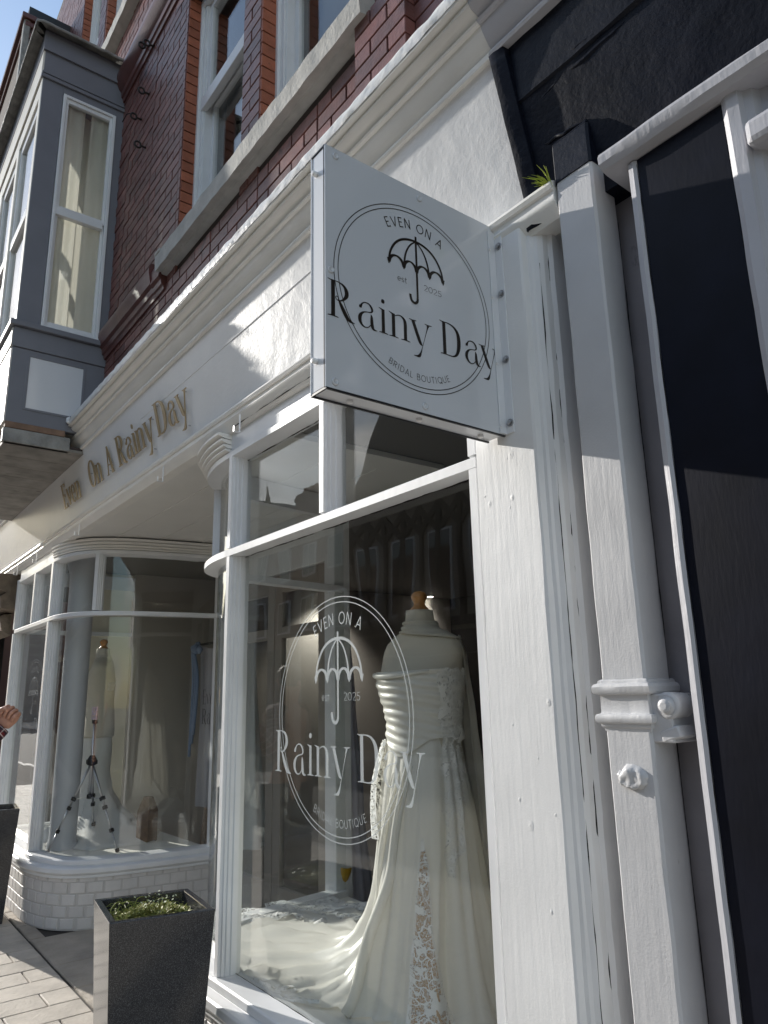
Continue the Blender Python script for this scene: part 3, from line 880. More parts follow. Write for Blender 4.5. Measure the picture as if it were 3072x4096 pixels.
MB().tube([(OX + .05, -.228, 3.50), (OX + .03, -.236, 3.515), (OX + .015, -.232, 3.54), (OX + .02, -.215, 3.55)], .012).build('flashing_curl', 'flash', B, smooth=2)
MB().prism_x([(.05, 2.905), (.0, 2.905), (-.054, 3.12), (-.107, 3.3345), (.05, 3.3345)], -8.75, XB - .001, step=.35, jit=.0012).build('fascia_board', 'fascia', B, smooth=1, angle=30)
# raised board seam along the fascia
for xa_, xb_, zz in ((-4.2, -2.1, 3.205),):
    yy = -(zz - 2.905) * .2488
    MB().prism_x([(yy + .003, zz - .004), (yy - .0022, zz - .002), (yy - .0022, zz + .001), (yy - .0010, zz + .003)], xa_, xb_, step=.1, jit=.0009).build('board_seam', 'fascia', B, smooth=2)
BP = [(.05, 2.905), (-.004, 2.905), (-.022, 2.893), (-.044, 2.884), (-.049, 2.872), (-.044, 2.860), (-.036, 2.858), (-.034, 2.846), (-.038, 2.838), (-.034, 2.826), (-.022, 2.812), (-.016, 2.800), (-.006, 2.790), (.05, 2.790)]
MB().prism_x(BP, -8.75, -1.062, step=.10, jit=.0022).build('fascia_moulding', 'cornice', B, smooth=1, angle=32)
# ------------------------------------------------------------------ shopfront paths
def curve_path(mir):
    pts = [(-6.42, 0), (-6.38, -.001), (-6.26, .006), (-6.14, .028), (-6.03, .06), (-5.94, .105), (-5.865, .165), (-5.81, .235), (-5.765, .32), (-5.73, .42), (-5.70, .54), (-5.675, .68), (-5.65, .82), (-5.625, .98), (-5.605, 1.15)]
    pts = [(q.x, q.y) for q in crom([(x, y, 0) for x, y in pts], 3)]
    if mir: pts = [(-9.52 - x, y) for x, y in pts]
    return pts
LC, RC = curve_path(0), curve_path(1)
LP = [(-7.80, 1.12), (-7.80, .10), (-7.795, .05), (-7.775, .015), (-7.74, .001), (-7.70, 0), (-7.1, 0)] + LC
RP = [(-1.448, 0), (-2.2, 0)] + RC
LS = [(-7.80, 0), (-7.1, 0), (-6.45, 0)]
def shopfront(path, curve, side, straight, tagname):
    w = MB()
    o = MB().sweep([(.0, 2.184), (.0, 2.213), (-.004, 2.217), (-.076, 2.222), (-.076, 2.184), (-.03, 2.182)], path, side).build('shop_window', 'sash', B, smooth=1, angle=25)
    o['label'] = 'white timber shop window with curved glass return' if False else ''
    del o['label']
    MB().sweep([(.0, 2.668), (.001, 2.694), (-.02, 2.70), (-.09, 2.70), (-.09, 2.655), (-.05, 2.660), (-.025, 2.664)], path, side).build('head_rail', 'sash', o, smooth=1, angle=25)
    MB().sweep([(-.012, 2.7005), (-.012, 2.793), (-.09, 2.793), (-.09, 2.7005)], path, side).build('frieze_board', 'sash', o)
    # sill: moulded nosing in three steps
    MB().sweep([(-.10, .452), (.012, .447), (.020, .441), (.022, .418), (.018, .412), (.058, .404), (.066, .397), (.068, .372), (.060, .360), (.050, .356), (.052, .336), (-.10, .336)], path, side).build('window_sill', 'sash', o, smooth=1, angle=28, bevel=.002)
    # glass
    for nm, z0, z1 in (('curved_pane', .452, 2.184), ('curved_pane', 2.222, 2.66)):
        MB().sweep([(-.072, z0), (-.072, z1), (-.0755, z1), (-.0755, z0)], curve[1:], side).build(nm, G_CURVE, o, smooth=1, angle=30)
    return o
SWR = shopfront(RP, RC, 1, None, 'r')
SWL = shopfront(LP, LC, -1, None, 'l')
def post_prof(xc, d=1):
    # narrow nose at the front, moulded cheeks running back to the glass
    h = .0145
    return [(xc - h, -.001), (xc + h, -.001), (xc + h + .002, .010), (xc + h + .008, .014), (xc + h + .008, .026), (xc + h + .014, .030), (xc + h + .014, .046), (xc + h + .020, .050), (xc + h + .020, .076), (xc + h + .014, .095),
            (xc - h - .014, .095), (xc - h - .020, .076), (xc - h - .020, .050), (xc - h - .014, .046), (xc - h - .014, .030), (xc - h - .008, .026), (xc - h - .008, .014), (xc - h - .002, .010)]
def post(xc, z0, z1, par, name='mullion', ang=0, org=(0, 0), m='sash', h_extra=0):
    rows = []
    n_ = max(2, int((z1 - z0) / .12))
    pr = post_prof(0)
    if h_extra: pr = [(x + (h_extra if x > 0 else -h_extra), y) for x, y in pr]
    ca, sa = math.cos(ang), math.sin(ang)
    for k in range(n_ + 1):
        z = lerp(z0, z1, k / n_)
        j = noise.noise(Vector((xc * 5, z * 4, 2))) * .0012
        rows.append([(xc + (x + j) * ca - y * sa, org[1] + (x + j) * sa + y * ca, z) for x, y in pr])
    b = MB(); b.grid(rows, closed=True)
    m_ = len(pr); b.cap(tuple(range(m_))); b.cap(tuple(n_ * m_ + k for k in reversed(range(m_))))
    return b.build(name, m, par, smooth=1, angle=25)
post(-3.085, .449, 2.182, SWR, 'corner_post'); post(-3.085, 2.2225, 2.70, SWR, 'corner_post')
post(-2.281, 2.223, 2.667, SWR)
post(-1.462, .449, 2.182, SWR, 'end_post'); post(-1.462, 2.223, 2.70, SWR, 'end_post')
post(-6.435, .449, 2.182, SWL, 'corner_post', h_extra=.012); post(-6.435, 2.223, 2.70, SWL, 'corner_post', h_extra=.012)
post(-7.775, .449, 2.182, SWL, 'end_post', h_extra=.01); post(-7.775, 2.223, 2.70, SWL, 'end_post', h_extra=.01)
post(-7.06, 2.223, 2.667, SWL, h_extra=.008)
for par, sgn, cx in ((SWL, 1, 0), (SWR, -1, 0)):
    # small curved mullion in the fanlights of the curved return, and the end posts at the door
    xx, yy = (-5.845, .19) if sgn > 0 else (-9.52 + 5.845, .19)
    post(xx, 2.223, 2.667, par, 'mullion', ang=math.radians(48) * sgn, org=(0, yy))
    xe = -5.60 if sgn > 0 else -9.52 + 5.60
    MB().box(xe - .06, xe + .06, 1.10, 1.22, .0, 2.78).build('door_jamb', 'sash', par, bevel=.006)
for z0, z1 in ((.452, 2.184), (2.222, 2.665)):
    if z0 < 1:
        MB().box(-3.075, -1.47, .072, .0755, z0, z1).build('pane', G_SHOP, SWR)
        MB().box(-7.75, -6.45, .072, .0755, z0, z1).build('pane', G_SHOP, SWL)
    else:
        for a, b_ in ((-3.075, -2.29), (-2.272, -1.47)): MB().box(a, b_, .072, .0755, z0, z1).build('pane', G_SHOP, SWR)
        for a, b_ in ((-7.75, -7.07), (-7.05, -6.45)): MB().box(a, b_, .072, .0755, z0, z1).build('pane', G_SHOP, SWL)
# moulded capital ring over the curved return next to the corner post
for d0, d1, z0, z1 in ((.002, .020, 2.70, 2.712), (.006, .030, 2.716, 2.735), (.012, .044, 2.739, 2.760), (.02, .060, 2.764, 2.787)):
    MB().sweep([(-.03, z0), (d0, z0), (d1, (z0 + z1) / 2), (d1, z1), (-.03, z1)], RC[1:26], 1).build('capital_ring', 'cornice', SWR, smooth=1)
    MB().sweep([(-.03, z0), (d0 * .4, z0), (d1 * .4, (z0 + z1) / 2), (d1 * .4, z1), (-.03, z1)], LC[1:], -1).build('capital_ring', 'cornice', SWL, smooth=1)
# painted brick plinth under the windows
def plinth(path, side, par, vis):
    o = MB().sweep([(-.2, .0), (.035, .0), (.035, .336), (-.2, .336)], path, side).build('plinth', 'pmortar', par, smooth=1, angle=30)
    me = [brick_me(.100, .05, .067, 60 + k, 'pbrick') for k in range(4)]
    # arc-length sampling
    P = [Vector(p) for p in path]
    L_ = [0]
    for a, b_ in zip(P, P[1:]): L_.append(L_[-1] + (b_ - a).length)
    def at(s):
        for i in range(len(P) - 1):
            if s <= L_[i + 1] or i == len(P) - 2:
                t = (s - L_[i]) / max(1e-6, L_[i + 1] - L_[i])
                return P[i].lerp(P[i + 1], t), (P[i + 1] - P[i]).normalized()
    row = 0; z = .004
    while z < .33:
        s = .06 + (.056 if row % 2 else 0)
        while s < L_[-1] - .05:
            p, t = at(s)
            n_ = Vector((-t.y, t.x)) * side
            if vis(p):
                q = p + n_ * (-.0105)
                ang = math.atan2(t.y, t.x) + (0 if side == -1 else math.pi)
                h = min(.0763, .335 - z)
                o2 = inst('brick', R.choice(me), (q.x, q.y, z + h / 2), o, rotz=ang, scale=(1.0 + R.uniform(-.03, .05), 1, h / .0763))
            s += .112
        z += .0763; row += 1
    return o
plinth(LP, -1, SWL, lambda p: p.x > -7.6)
plinth(RP, 1, SWR, lambda p: p.x < -2.6 and p.y < .5)
# entrance: ceiling, door wall, door
ce = MB()
MB().box(-6.5, -3.0, .02, 1.3, 2.800, 2.83).build('entrance_ceiling', 'soffit', B)
for k, yy in enumerate((.30, .62, .95)):
    MB().box(-6.3, -3.2, yy, yy + .012, 2.794, 2.8005).build('ceiling_bead', 'soffit', B, bevel=.003)
dr = MB()
dr.box(-5.54, -3.98, 1.16, 1.22, 2.42, 2.80); dr.box(-5.54, -5.46, 1.16, 1.22, .02, 2.42); dr.box(-4.06, -3.98, 1.16, 1.22, .02, 2.42)
dw = dr.build('entrance_door', 'sash', B, bevel=.005)
d2 = MB()
for a, b_ in ((-5.455, -4.765), (-4.755, -4.065)):
    d2.box(a, a + .1, 1.17, 1.21, .03, 2.41); d2.box(b_ - .1, b_, 1.17, 1.21, .03, 2.41)
    d2.box(a + .1, b_ - .1, 1.17, 1.21, 2.28, 2.41); d2.box(a + .1, b_ - .1, 1.17, 1.21, .03, .32); d2.box(a + .1, b_ - .1, 1.17, 1.21, 1.95, 2.03)
d2.build('door_leaf', 'door', dw, bevel=.004)
for a, b_ in ((-5.36, -4.86), (-4.66, -4.16)): MB().box(a, b_, 1.188, 1.193, .31, 2.29).build('pane', G_CURVE, dw)
MB().box(-5.5, -4.0, .9, 1.16, -.01, .02).build('doorstep', 'flag', dw, bevel=.006)
# ------------------------------------------------------------------ pilaster on the right
pl = MB()
rows = []
pp = [(-1.428, .06), (-1.428, -.008), (-1.418, -.020), (-1.412, -.030), (-1.200, -.030), (-1.193, -.027), (-1.187, -.012), (-1.178, -.010), (-1.172, -.004), (-1.160, .0), (-1.150, .012), (-1.146, .028), (-1.134, .034), (-1.130, .085), (-1.18, .12), (-1.42, .12)]
nz_ = 60
for k in range(nz_ + 1):
    z = lerp(.0, 2.843, k / nz_)
    rows.append([(x + .0022 * noise.noise(Vector((i * 7.7, z * 6, 0))) + (.003 * noise.noise(Vector((i, z * 15, 4))) if i > 9 else 0), y + .0012 * noise.noise(Vector((i * 3.3, z * 5, 7))), z) for i, (x, y) in enumerate(pp)])
pl.grid(rows, closed=True).cap(tuple(nz_ * len(pp) + k for k in range(len(pp))))
pil = pl.build('pilaster', 'pilaster', B, smooth=1, angle=14)
bd = MB(); rows = []
bp = [(-1.4475, .08), (-1.4475, .012), (-1.442, .004), (-1.437, .004), (-1.4345, .012), (-1.432, -.004), (-1.428, -.004), (-1.4275, .08)]
for k in range(41):
    z = lerp(.42, 2.79, k / 40)
    rows.append([(x + .0008 * noise.noise(Vector((i, z * 9, 1))), y, z) for i, (x, y) in enumerate(bp)])
bd.grid(rows, closed=True).build('jamb_bead', 'sash', pil, smooth=1, angle=25)

# interior of the shop (rooms behind the glass)
MB().box(-7.9, -5.66, .10, 1.07, .30, .42).build('display_platform', 'platform', B)
pb = MB(); 
# platform footprint follows the curved return on each side
def platform(curve, xfar, side):
    pts = [(xfar, .09)] + [(x - (.09 if side < 0 else -.09) * min(1, max(0, (y) / .3)), max(y + .09 * (1 - min(1, y / .5)), .09)) for x, y in curve] + [(xfar, 1.10)]
    b = MB(); n_ = len(pts)
    b.add([(x, y, .421) for x, y in pts] + [(x, y, .05) for x, y in pts], [tuple(range(n_))] + [(k, (k + 1) % n_, (k + 1) % n_ + n_, k + n_) for k in range(n_)])
    return b.build('display_platform', 'platform', B)
D.objects.remove(D.objects['display_platform'])
platform(LC, -7.9, -1); platform(RC, -1.40, 1)
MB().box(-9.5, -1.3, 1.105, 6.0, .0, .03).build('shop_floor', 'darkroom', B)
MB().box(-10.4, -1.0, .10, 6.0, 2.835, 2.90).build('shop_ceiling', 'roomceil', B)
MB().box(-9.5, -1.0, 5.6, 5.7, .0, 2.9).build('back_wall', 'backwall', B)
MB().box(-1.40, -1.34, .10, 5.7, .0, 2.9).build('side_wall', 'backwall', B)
MB().box(-1.3995, -1.385, .10, 1.10, .0, 2.83).build('bounce_panel', 'sash', B)  # unseen white panel added to bounce sunlight back onto the gown
MB().box(-7.80, -7.74, .62, .68, .45, 2.70).build('end_mullion', 'sash', B, bevel=.005)
MB().box(-7.79, -7.76, .6801, 1.12, .42, 2.83).build('end_panel', 'creamwall', B)
MB().box(-7.7275, -7.724, .08, .62, .45, 2.184).build('end_pane', G_CURVE, B)
MB().box(-7.7275, -7.724, .08, .62, 2.222, 2.66).build('end_pane', G_CURVE, B)
MB().box(-10.4, -7.83, 1.30, 1.36, .0, 2.9).build('side_entry_wall', 'darkshop', B)
MB().box(-7.76, -7.70, 1.12, 5.6, .0, 2.9).build('room_side_wall', 'roomwall', B)
MB().lathe([(.115, .421), (.115, .46), (.105, .48), (.102, .50), (.102, 2.58), (.108, 2.60), (.125, 2.66), (.15, 2.76), (.16, 2.834)], (-6.52, .27, 0), 28).build('round_column', 'column', B, smooth=1)
for x, y in ((-7.43, 3.43), (-7.60, 5.15)):
    if x < -7.65: x, y = -7.55, 5.12
    o = MB().lathe([(.055, 2.832), (.055, 2.826), (.042, 2.826)], (x, y, 0), 16).build('downlight', 'steel', B)
    MB().lathe([(.040, 2.8255), (.002, 2.8255)], (x, y, 0), 16).build('lamp', 'lamp', o)
    la = D.lights.new('downlight_glow', 'SPOT'); la.energy = 60 if y < 4 else 6; la.spot_size = 1.9; la.spot_blend = .9; la.color = (1, .96, .90); la.shadow_soft_size = .05
    lo = D.objects.new('downlight_glow', la); COL.objects.link(lo); lo.location = (x, y, 2.80); adopt(lo, o)

def joint(pts, w, nrm, name, par, seed=0, m='gap'):
    pts = [Vector(p) for p in pts]; n_ = 90; rows = []
    L_ = [0]
    for a, b_ in zip(pts, pts[1:]): L_.append(L_[-1] + (b_ - a).length)
    nrm = Vector(nrm)
    for k in range(n_ + 1):
        s_ = L_[-1] * k / n_
        i = max(j for j in range(len(pts) - 1) if L_[j] <= s_ + 1e-9)
        t = (pts[i + 1] - pts[i]).normalized(); p = pts[i] + t * (s_ - L_[i])
        c_ = t.cross(nrm).normalized()
        q = .5 + .9 * noise.noise(Vector((s_ * 7, seed, 1))) + .5 * noise.noise(Vector((s_ * 31, seed, 5)))
        ww = w * max(0.04, q)
        off = w * .6 * noise.noise(Vector((s_ * 11, seed, 9)))
        rows.append([p + c_ * (off - ww / 2), p + c_ * (off + ww / 2)])
    return MB().grid(rows).build(name, m, par)
joint([(-1.1465, .0275, .1), (-1.1465, .0275, 2.76)], .007, (.9, -.4, 0), 'open_joint', pil, 1)
joint([(-1.1575, .0015, .3), (-1.1575, .0015, 2.7)], .0035, (.7, -.7, 0), 'open_joint', pil, 2)
joint([(-3.06, .0712, 2.181), (-1.48, .0712, 2.181)], .006, (0, -1, 0), 'putty_gap', SWR, 3)
joint([(-3.06, .0712, 2.652), (-2.30, .0712, 2.652)], .006, (0, -1, 0), 'putty_gap', SWR, 4)
joint([(-2.2605, .0712, 2.23), (-2.2605, .0712, 2.65)], .005, (0, -1, 0), 'putty_gap', SWR, 5)
joint([(-3.062, .0712, .46), (-3.062, .0712, 2.64)], .005, (0, -1, 0), 'putty_gap', SWR, 6)
joint([(-3.05, -.017, 2.7995), (-1.40, -.017, 2.7995)], .005, (0, -.7, -.7), 'open_joint', B, 7)
joint([(-3.05, .0712, .4535), (-1.5, .0712, .4535)], .004, (0, -1, 0), 'putty_gap', SWR, 8)

bl = MB(); rb2 = random.Random(5)
for k in range(20):
    x, z = rb2.uniform(-1.40, -1.21), rb2.uniform(.5, 2.75); r_ = rb2.choice((.002, .003, .0035, .006, .008))
    h_ = rb2.uniform(.0003, .0008)
    n_ = 9; rows = []
    for q in (1, .6, .15):
        rows.append([(x + r_ * q * math.cos(2 * math.pi * i / n_) * (1 + .3 * rb2.random()), -.0302 - h_ * (1 - q ** 2) , z + 1.6 * r_ * q * math.sin(2 * math.pi * i / n_)) for i in range(n_)])
    bl.grid(rows, closed=True)
stuff(bl.build('paint_blisters', 'pilaster', pil, smooth=2))
# ================================================================== NEIGHBOUR ON THE RIGHT
NB = thing('dark_fronted_shop', (0.4, 0, 0), 'neighbouring shopfront with black fascia, pale grey trim and a navy panel pilaster', 'building')
MB().prism_x([(.05, 2.89), (.0, 2.89), (-.05, 3.10), (-.066, 3.165), (-.075, 3.17), (-.10, 3.3345), (.05, 3.3345)], XB + .05, 6.0, step=.06, jit=.006).build('black_fascia', 'black', NB, smooth=1, angle=40)
eb = MB(); rows = []
for k in range(16):
    z = lerp(2.80, 3.334, k / 15); y = -max(0, (z - 2.905)) * .2488
    j = noise.noise(Vector((0, 0, z * 12))) * .004
    rows.append([(XB + .001, y + .01, z), (XB + .001 + j * .2, y - .021 + j, z), (XB + .018 + j, y - .021 + j, z), (XB + .048, y - .014, z), (XB + .052, y + .02, z)])
eb.grid(rows).build('fascia_end_board', 'black', NB, smooth=1, solid=.004)
MB().prism_x([(.0, 3.336)] + [(y - .002, z) for y, z in CP[1:-1]] + [(0, 3.58)], XB + .001, 6.0, step=.15, jit=.004).build('grey_cornice', 'grey', NB, smooth=1, angle=28)
# ledge above the navy pilaster
LG = [(.10, 2.79), (-.03, 2.795), (-.052, 2.80), (-.064, 2.812), (-.066, 2.832), (-.060, 2.843), (-.048, 2.850), (.10, 2.89)]
MB().prism_x(LG, -.898, 6.0, step=.07, jit=.004).build('fascia_ledge', 'grey', NB, smooth=1, angle=30)
# navy pilaster with white edge bead
MB().box(-.818, -.604, -.026, .10, .0, 2.792).build('navy_panel', 'navy', NB, bevel=.002)
rows = []
for k in range(50):
    z = lerp(0, 2.79, k / 49); j = .0018 * noise.noise(Vector((3, 1, z * 7)))
    rows.append([(-.845, .10, z), (-.845 + j, -.016, z), (-.840 + j, -.030, z), (-.826 + j, -.033, z), (-.8185 + j * .5, -.0265, z), (-.819, .1, z)])
MB().grid(rows).build('edge_bead', 'grey', NB, smooth=1, angle=22)
rows = []
for k in range(50):
    z = lerp(0, 2.80, k / 49); j = .003 * noise.noise(Vector((8, 1, z * 7)))
    rows.append([(-.6035, .1, z), (-.6035 + j, -.026, z), (-.590 + j, -.034, z), (-.566 + j, -.032, z), (-.560 + j, -.018, z), (-.545, -.012, z), (-.535 + j, .006, z), (-.515, .010, z), (-.500, -.004 + j, z), (-.470, -.008, z), (-.46, .04, z), (-.40, .05, z), (-.40, .12, z)])
MB().grid(rows).build('grey_architrave', 'grey', NB, smooth=1, angle=18)
MB().box(-.399, 6.0, .11, .14, .0, 2.80).build('dark_window', 'darkshop', NB)
MB().box(-.56, -.44, -.05, .05, 2.64, 2.70).build('carved_block', 'grey', NB, bevel=.014)
# recessed strip behind the downpipe
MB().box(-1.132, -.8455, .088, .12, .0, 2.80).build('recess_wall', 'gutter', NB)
MB().box(-1.06, -.85, .02, .12, 2.80, 3.0).build('recess_head', 'black', NB)

# downpipe -----------------------------------------------------------
DP = thing('square_downpipe', (-1.0, 0, 0), 'old square cast-iron downpipe painted grey with a banded collar between two shopfronts', 'drainpipe')
def pipe_sec(z0, z1, nm, m, x0=-1.056, x1=-.941, y0=-.031, y1=.058, r=.006, par=DP):
    rows = []
    n_ = max(2, int((z1 - z0) / .03))
    for k in range(n_ + 1):
        z = lerp(z0, z1, k / n_)
        def j(i): return .0016 * noise.noise(Vector((i * 5.3, z * 8, 3)))
        rows.append([(x0 + j(1), y1, z), (x0 + j(1), y0 + r + j(2), z), (x0 + r + j(1), y0 + j(2), z), (x1 - r + j(3) * 1.8, y0 + j(2), z), (x1 + j(3), y0 + r + j(4), z), (x1 + j(4), y1, z)])
    b = MB(); b.grid(rows, closed=True); b.cap(tuple(range(6))); b.cap(tuple(n_ * 6 + k for k in reversed(range(6))))
    return b.build(nm, m, par, smooth=1, angle=22)
pipe_sec(.0, 2.872, 'pipe_shaft', 'crack')
pipe_sec(2.8725, 2.99, 'black_pipe_top', 'black', x0=-1.058, x1=-.939, y0=-.034)
MB().prism_x([(-.034, 2.992), (.05, 2.992), (.05, 3.02), (-.0, 3.05)], -1.056, -.941).build('pipe_offset', 'black', DP, bevel=.004)
cm = MB()
ring = [(.0, 1.458), (.001, 1.464), (.005, 1.468), (.006, 1.474), (.012, 1.477), (.0145, 1.482), (.0145, 1.489), (.012, 1.494), (.005, 1.496), (.0035, 1.500), (.0035, 1.533), (.005, 1.536), (.013, 1.538), (.016, 1.543), (.0165, 1.553), (.013, 1.559), (.006, 1.561), (.005, 1.566), (.0, 1.569)]
rows = []
for d, z in ring:
    row = []
    def q(x, y, s): return (x + .0009 * noise.noise(Vector((x * 70, z * 60, s))), y + .0012 * noise.noise(Vector((x * 90, z * 80, s + 3))), z + .0010 * noise.noise(Vector((x * 60, s, z * 20))))
    for k in range(9): row.append(q(lerp(-1.056 - d, -.941 + d, k / 8), -.031 - d, 1))
    for k in range(1, 8): row.append(q(-.941 + d, lerp(-.031 - d, .07, k / 7), 2))
    row.append((-1.056 - d, .07, z))
    rows.append(row)
cm.grid(rows, closed=True).build('pipe_collar', 'crack', DP, smooth=1, angle=30)
er = MB()
er.lathe([(.0, .05), (.026, .05), (.028, .0), (.028, -.012), (.026, -.016), (.015, -.0165), (.014, -.026), (.011, -.029), (.001, -.029)], (-.900, -.012, 1.512), 18, axis='y')
er.obox((-.918, .02, 1.487), (1, 0, 0), (0, 1, 0), (0, 0, 1), .026, .045, .05); er.obox((-.900, .004, 1.455), (1, 0, .3), (0, 1, 0), (-.3, 0, 1), .022, .03, .012)
er.build('collar_ear', 'crack', DP, smooth=1, bevel=.004)
lump = MB(); rows = []
for i in range(19):
    row = []
    for j in range(27):
        u_, v_ = (j / 26 - .5) * .112, (i / 18 - .5) * .074
        mk = 1.05 - math.hypot(u_ / .044, v_ / .027) + .30 * noise.noise(Vector((u_ * 38, v_ * 44, 1))) + .16 * noise.noise(Vector((u_ * 95, v_ * 100, 4)))
        q = min(1, max(0, mk / .30)); q = q * q * (3 - 2 * q)
        hh = -.003 + q * (.0165 + .0045 * noise.noise(Vector((u_ * 45, v_ * 60, 7))) + .002 * noise.noise(Vector((u_ * 160, v_ * 170, 9))) + .07 * v_)
        row.append((-.993 + u_ * .92, -.0295 - hh, 1.366 + v_ - q * .003))
    rows.append(row)
lump.grid(rows).build('broken_bracket_stub', 'crack', DP, smooth=2)

# ------------------------------------------------------------------ left neighbour
LN = thing('dark_arched_shop', (-10.5, 0, 0), 'dark neighbouring shopfront with brown carved stone corbel at the far left edge', 'building')
MB().box(-13.5, -10.4, .05, .4, .0, 3.4).build('dark_front', 'darkshop', LN)
MB().prism_x([(.06, 2.42), (-.10, 2.45), (-.12, 2.55), (-.06, 2.6), (-.14, 2.64), (-.16, 2.78), (.06, 2.79)], -12.5, -7.98, step=.08, jit=.02).build('carved_corbel', 'oldstone', LN, smooth=1)
MB().prism_x([(.06, 2.20), (-.03, 2.25), (-.06, 2.38), (-.02, 2.41), (.06, 2.42)], -12.5, -8.2, step=.08, jit=.01).build('stone_arch_head', 'oldstone', LN, smooth=1)
MB().box(-10.35, -8.05, 1.24, 1.295, .9, 1.42).build('blue_grey_panel', 'bluegrey', LN)  # plain panel for an unidentified blue-grey patch at the back of the recess
MB().obox((-9.1, 1.22, 2.15), (1, 0, .05), (0, 1, 0), (-.05, 0, 1), .8, .004, .03).build('hazard_band', 'tape', LN)

# ================================================================== LETTERING
SER = {
 'R': (.84, [[(.13, .985, .115), (.13, .01, .115)], [(-.03, 1.0, .018), (.06, .985, .03), (.13, .98, .05)], [(-.03, 0, .02), (.08, .012, .035), (.18, .012, .035), (.29, 0, .02)],
      [(.10, .99, .022), (.30, .985, .028), (.45, .93, .07), (.535, .80, .115), (.53, .66, .11), (.43, .53, .055), (.32, .475, .026), (.24, .485, .02), (.205, .53, .02), (.23, .575, .02), (.28, .56, .022), (.30, .51, .03)],
      [(.285, .53, .02), (.34, .42, .075), (.44, .24, .115), (.55, .07, .11), (.65, .0, .07), (.78, -.02, .012)]]),
 'a': (.66, [[(.10, .50, .06), (.105, .54, .09), (.13, .58, .06), (.17, .645, .035), (.26, .69, .028), (.37, .68, .04), (.455, .60, .065), (.475, .51, .055), (.42, .455, .03), (.30, .435, .026), (.18, .385, .05), (.09, .27, .10), (.085, .14, .10), (.15, .03, .06), (.25, -.01, .03), (.35, .02, .026), (.44, .12, .02)],
      [(.435, .40, .02), (.455, .32, .075), (.46, .16, .10), (.485, .04, .095), (.54, -.005, .05), (.63, -.01, .012)]]),
 'i': (.28, [[(.13, .68, .10), (.13, .01, .10)], [(-.01, .70, .014), (.07, .675, .035), (.13, .655, .06)], [(-.01, 0, .016), (.08, .01, .03), (.18, .01, .03), (.28, 0, .016)], [(.075, .91, .03), (.09, .91, .095), (.13, .91, .125), (.17, .91, .095), (.185, .91, .03)]]),
 'n': (.72, [[(.13, .67, .105), (.13, .01, .105)], [(-.02, .70, .014), (.07, .67, .035), (.13, .65, .06)], [(-.02, 0, .016), (.08, .01, .03), (.18, .01, .03), (.29, 0, .016)],
      [(.15, .60, .02), (.26, .66, .026), (.37, .68, .035), (.48, .62, .075), (.53, .50, .105), (.53, .25, .105), (.53, .01, .105)], [(.38, 0, .016), (.48, .01, .03), (.58, .01, .03), (.69, 0, .016)]]),
 'y': (.78, [[(.085, .68, .105), (.20, .38, .11), (.30, .13, .105), (.35, .05, .075), (.395, .03, .02)], [(-.05, .70, .014), (.04, .685, .03), (.14, .69, .03), (.21, .70, .012)],
      [(.62, .67, .085), (.585, .56, .035), (.50, .30, .018), (.40, .0, .02), (.34, -.18, .045), (.28, -.30, .085), (.20, -.335, .05), (.08, -.34, .014)], [(.50, .70, .014), (.60, .685, .03), (.68, .69, .03), (.76, .70, .012)]]),
 'D': (.86, [[(.13, .985, .115), (.13, .012, .115)], [(-.03, 1.0, .018), (.06, .985, .03), (.13, .98, .05)], [(-.03, 0, .018), (.06, .012, .03), (.13, .02, .05)],
      [(.12, .985, .026), (.32, .985, .03), (.50, .93, .06), (.635, .78, .11), (.675, .55, .135), (.655, .30, .125), (.58, .11, .085), (.46, .02, .045), (.32, .005, .028), (.12, .012, .024)]]),
 'E': (.62, [[(.13, .985, .10), (.13, .012, .10)], [(-.02, 1.0, .016), (.13, .985, .03), (.34, .985, .024), (.48, .985, .024)], [(.485, 1.0, .02), (.48, .93, .03), (.47, .85, .014)], [(.13, .51, .024), (.38, .51, .024)], [(.385, .58, .014), (.38, .51, .03), (.385, .44, .014)], [(-.02, 0, .016), (.13, .012, .03), (.36, .014, .026), (.52, .014, .026)], [(.53, .0, .02), (.53, .08, .03), (.545, .17, .014)]]),
 'v': (.62, [[(.085, .68, .10), (.19, .35, .105), (.31, .02, .09)], [(-.03, .70, .014), (.08, .69, .03), (.19, .70, .014)], [(.53, .68, .06), (.46, .48, .022), (.33, .02, .022)], [(.42, .70, .014), (.53, .69, .03), (.62, .70, .014)]]),
 'e': (.56, [[(.09, .36, .024), (.28, .36, .024), (.47, .37, .024), (.46, .52, .045), (.38, .65, .04), (.28, .69, .028), (.17, .64, .05), (.095, .50, .095), (.085, .32, .105), (.12, .14, .09), (.21, .03, .05), (.32, .0, .028), (.42, .04, .026), (.49, .14, .018)]]),
 'O': (.80, [[(.38, .995, .026), (.22, .93, .06), (.10, .74, .115), (.075, .50, .13), (.10, .26, .115), (.22, .07, .06), (.38, .005, .026), (.54, .07, .06), (.66, .26, .115), (.685, .50, .13), (.66, .74, .115), (.54, .93, .06), (.38, .995, .026)]]),
 'A': (.74, [[(.07, .01, .03), (.20, .40, .024), (.34, .98, .024)], [(.33, .98, .06), (.42, .68, .105), (.53, .30, .115), (.61, .01, .115)], [(-.02, 0, .014), (.07, .01, .028), (.17, 0, .014)], [(.50, 0, .014), (.61, .01, .03), (.73, 0, .014)], [(.15, .30, .022), (.30, .33, .026), (.51, .30, .022)]]),
}
W_ = .085
def pl_(*p): return [(x, y, W_) for x, y in p]
def arc_(cx, cy, rx, ry, a0, a1, n=10): return [(cx + rx * math.cos(math.radians(lerp(a0, a1, k / n))), cy + ry * math.sin(math.radians(lerp(a0, a1, k / n)))) for k in range(n + 1)]
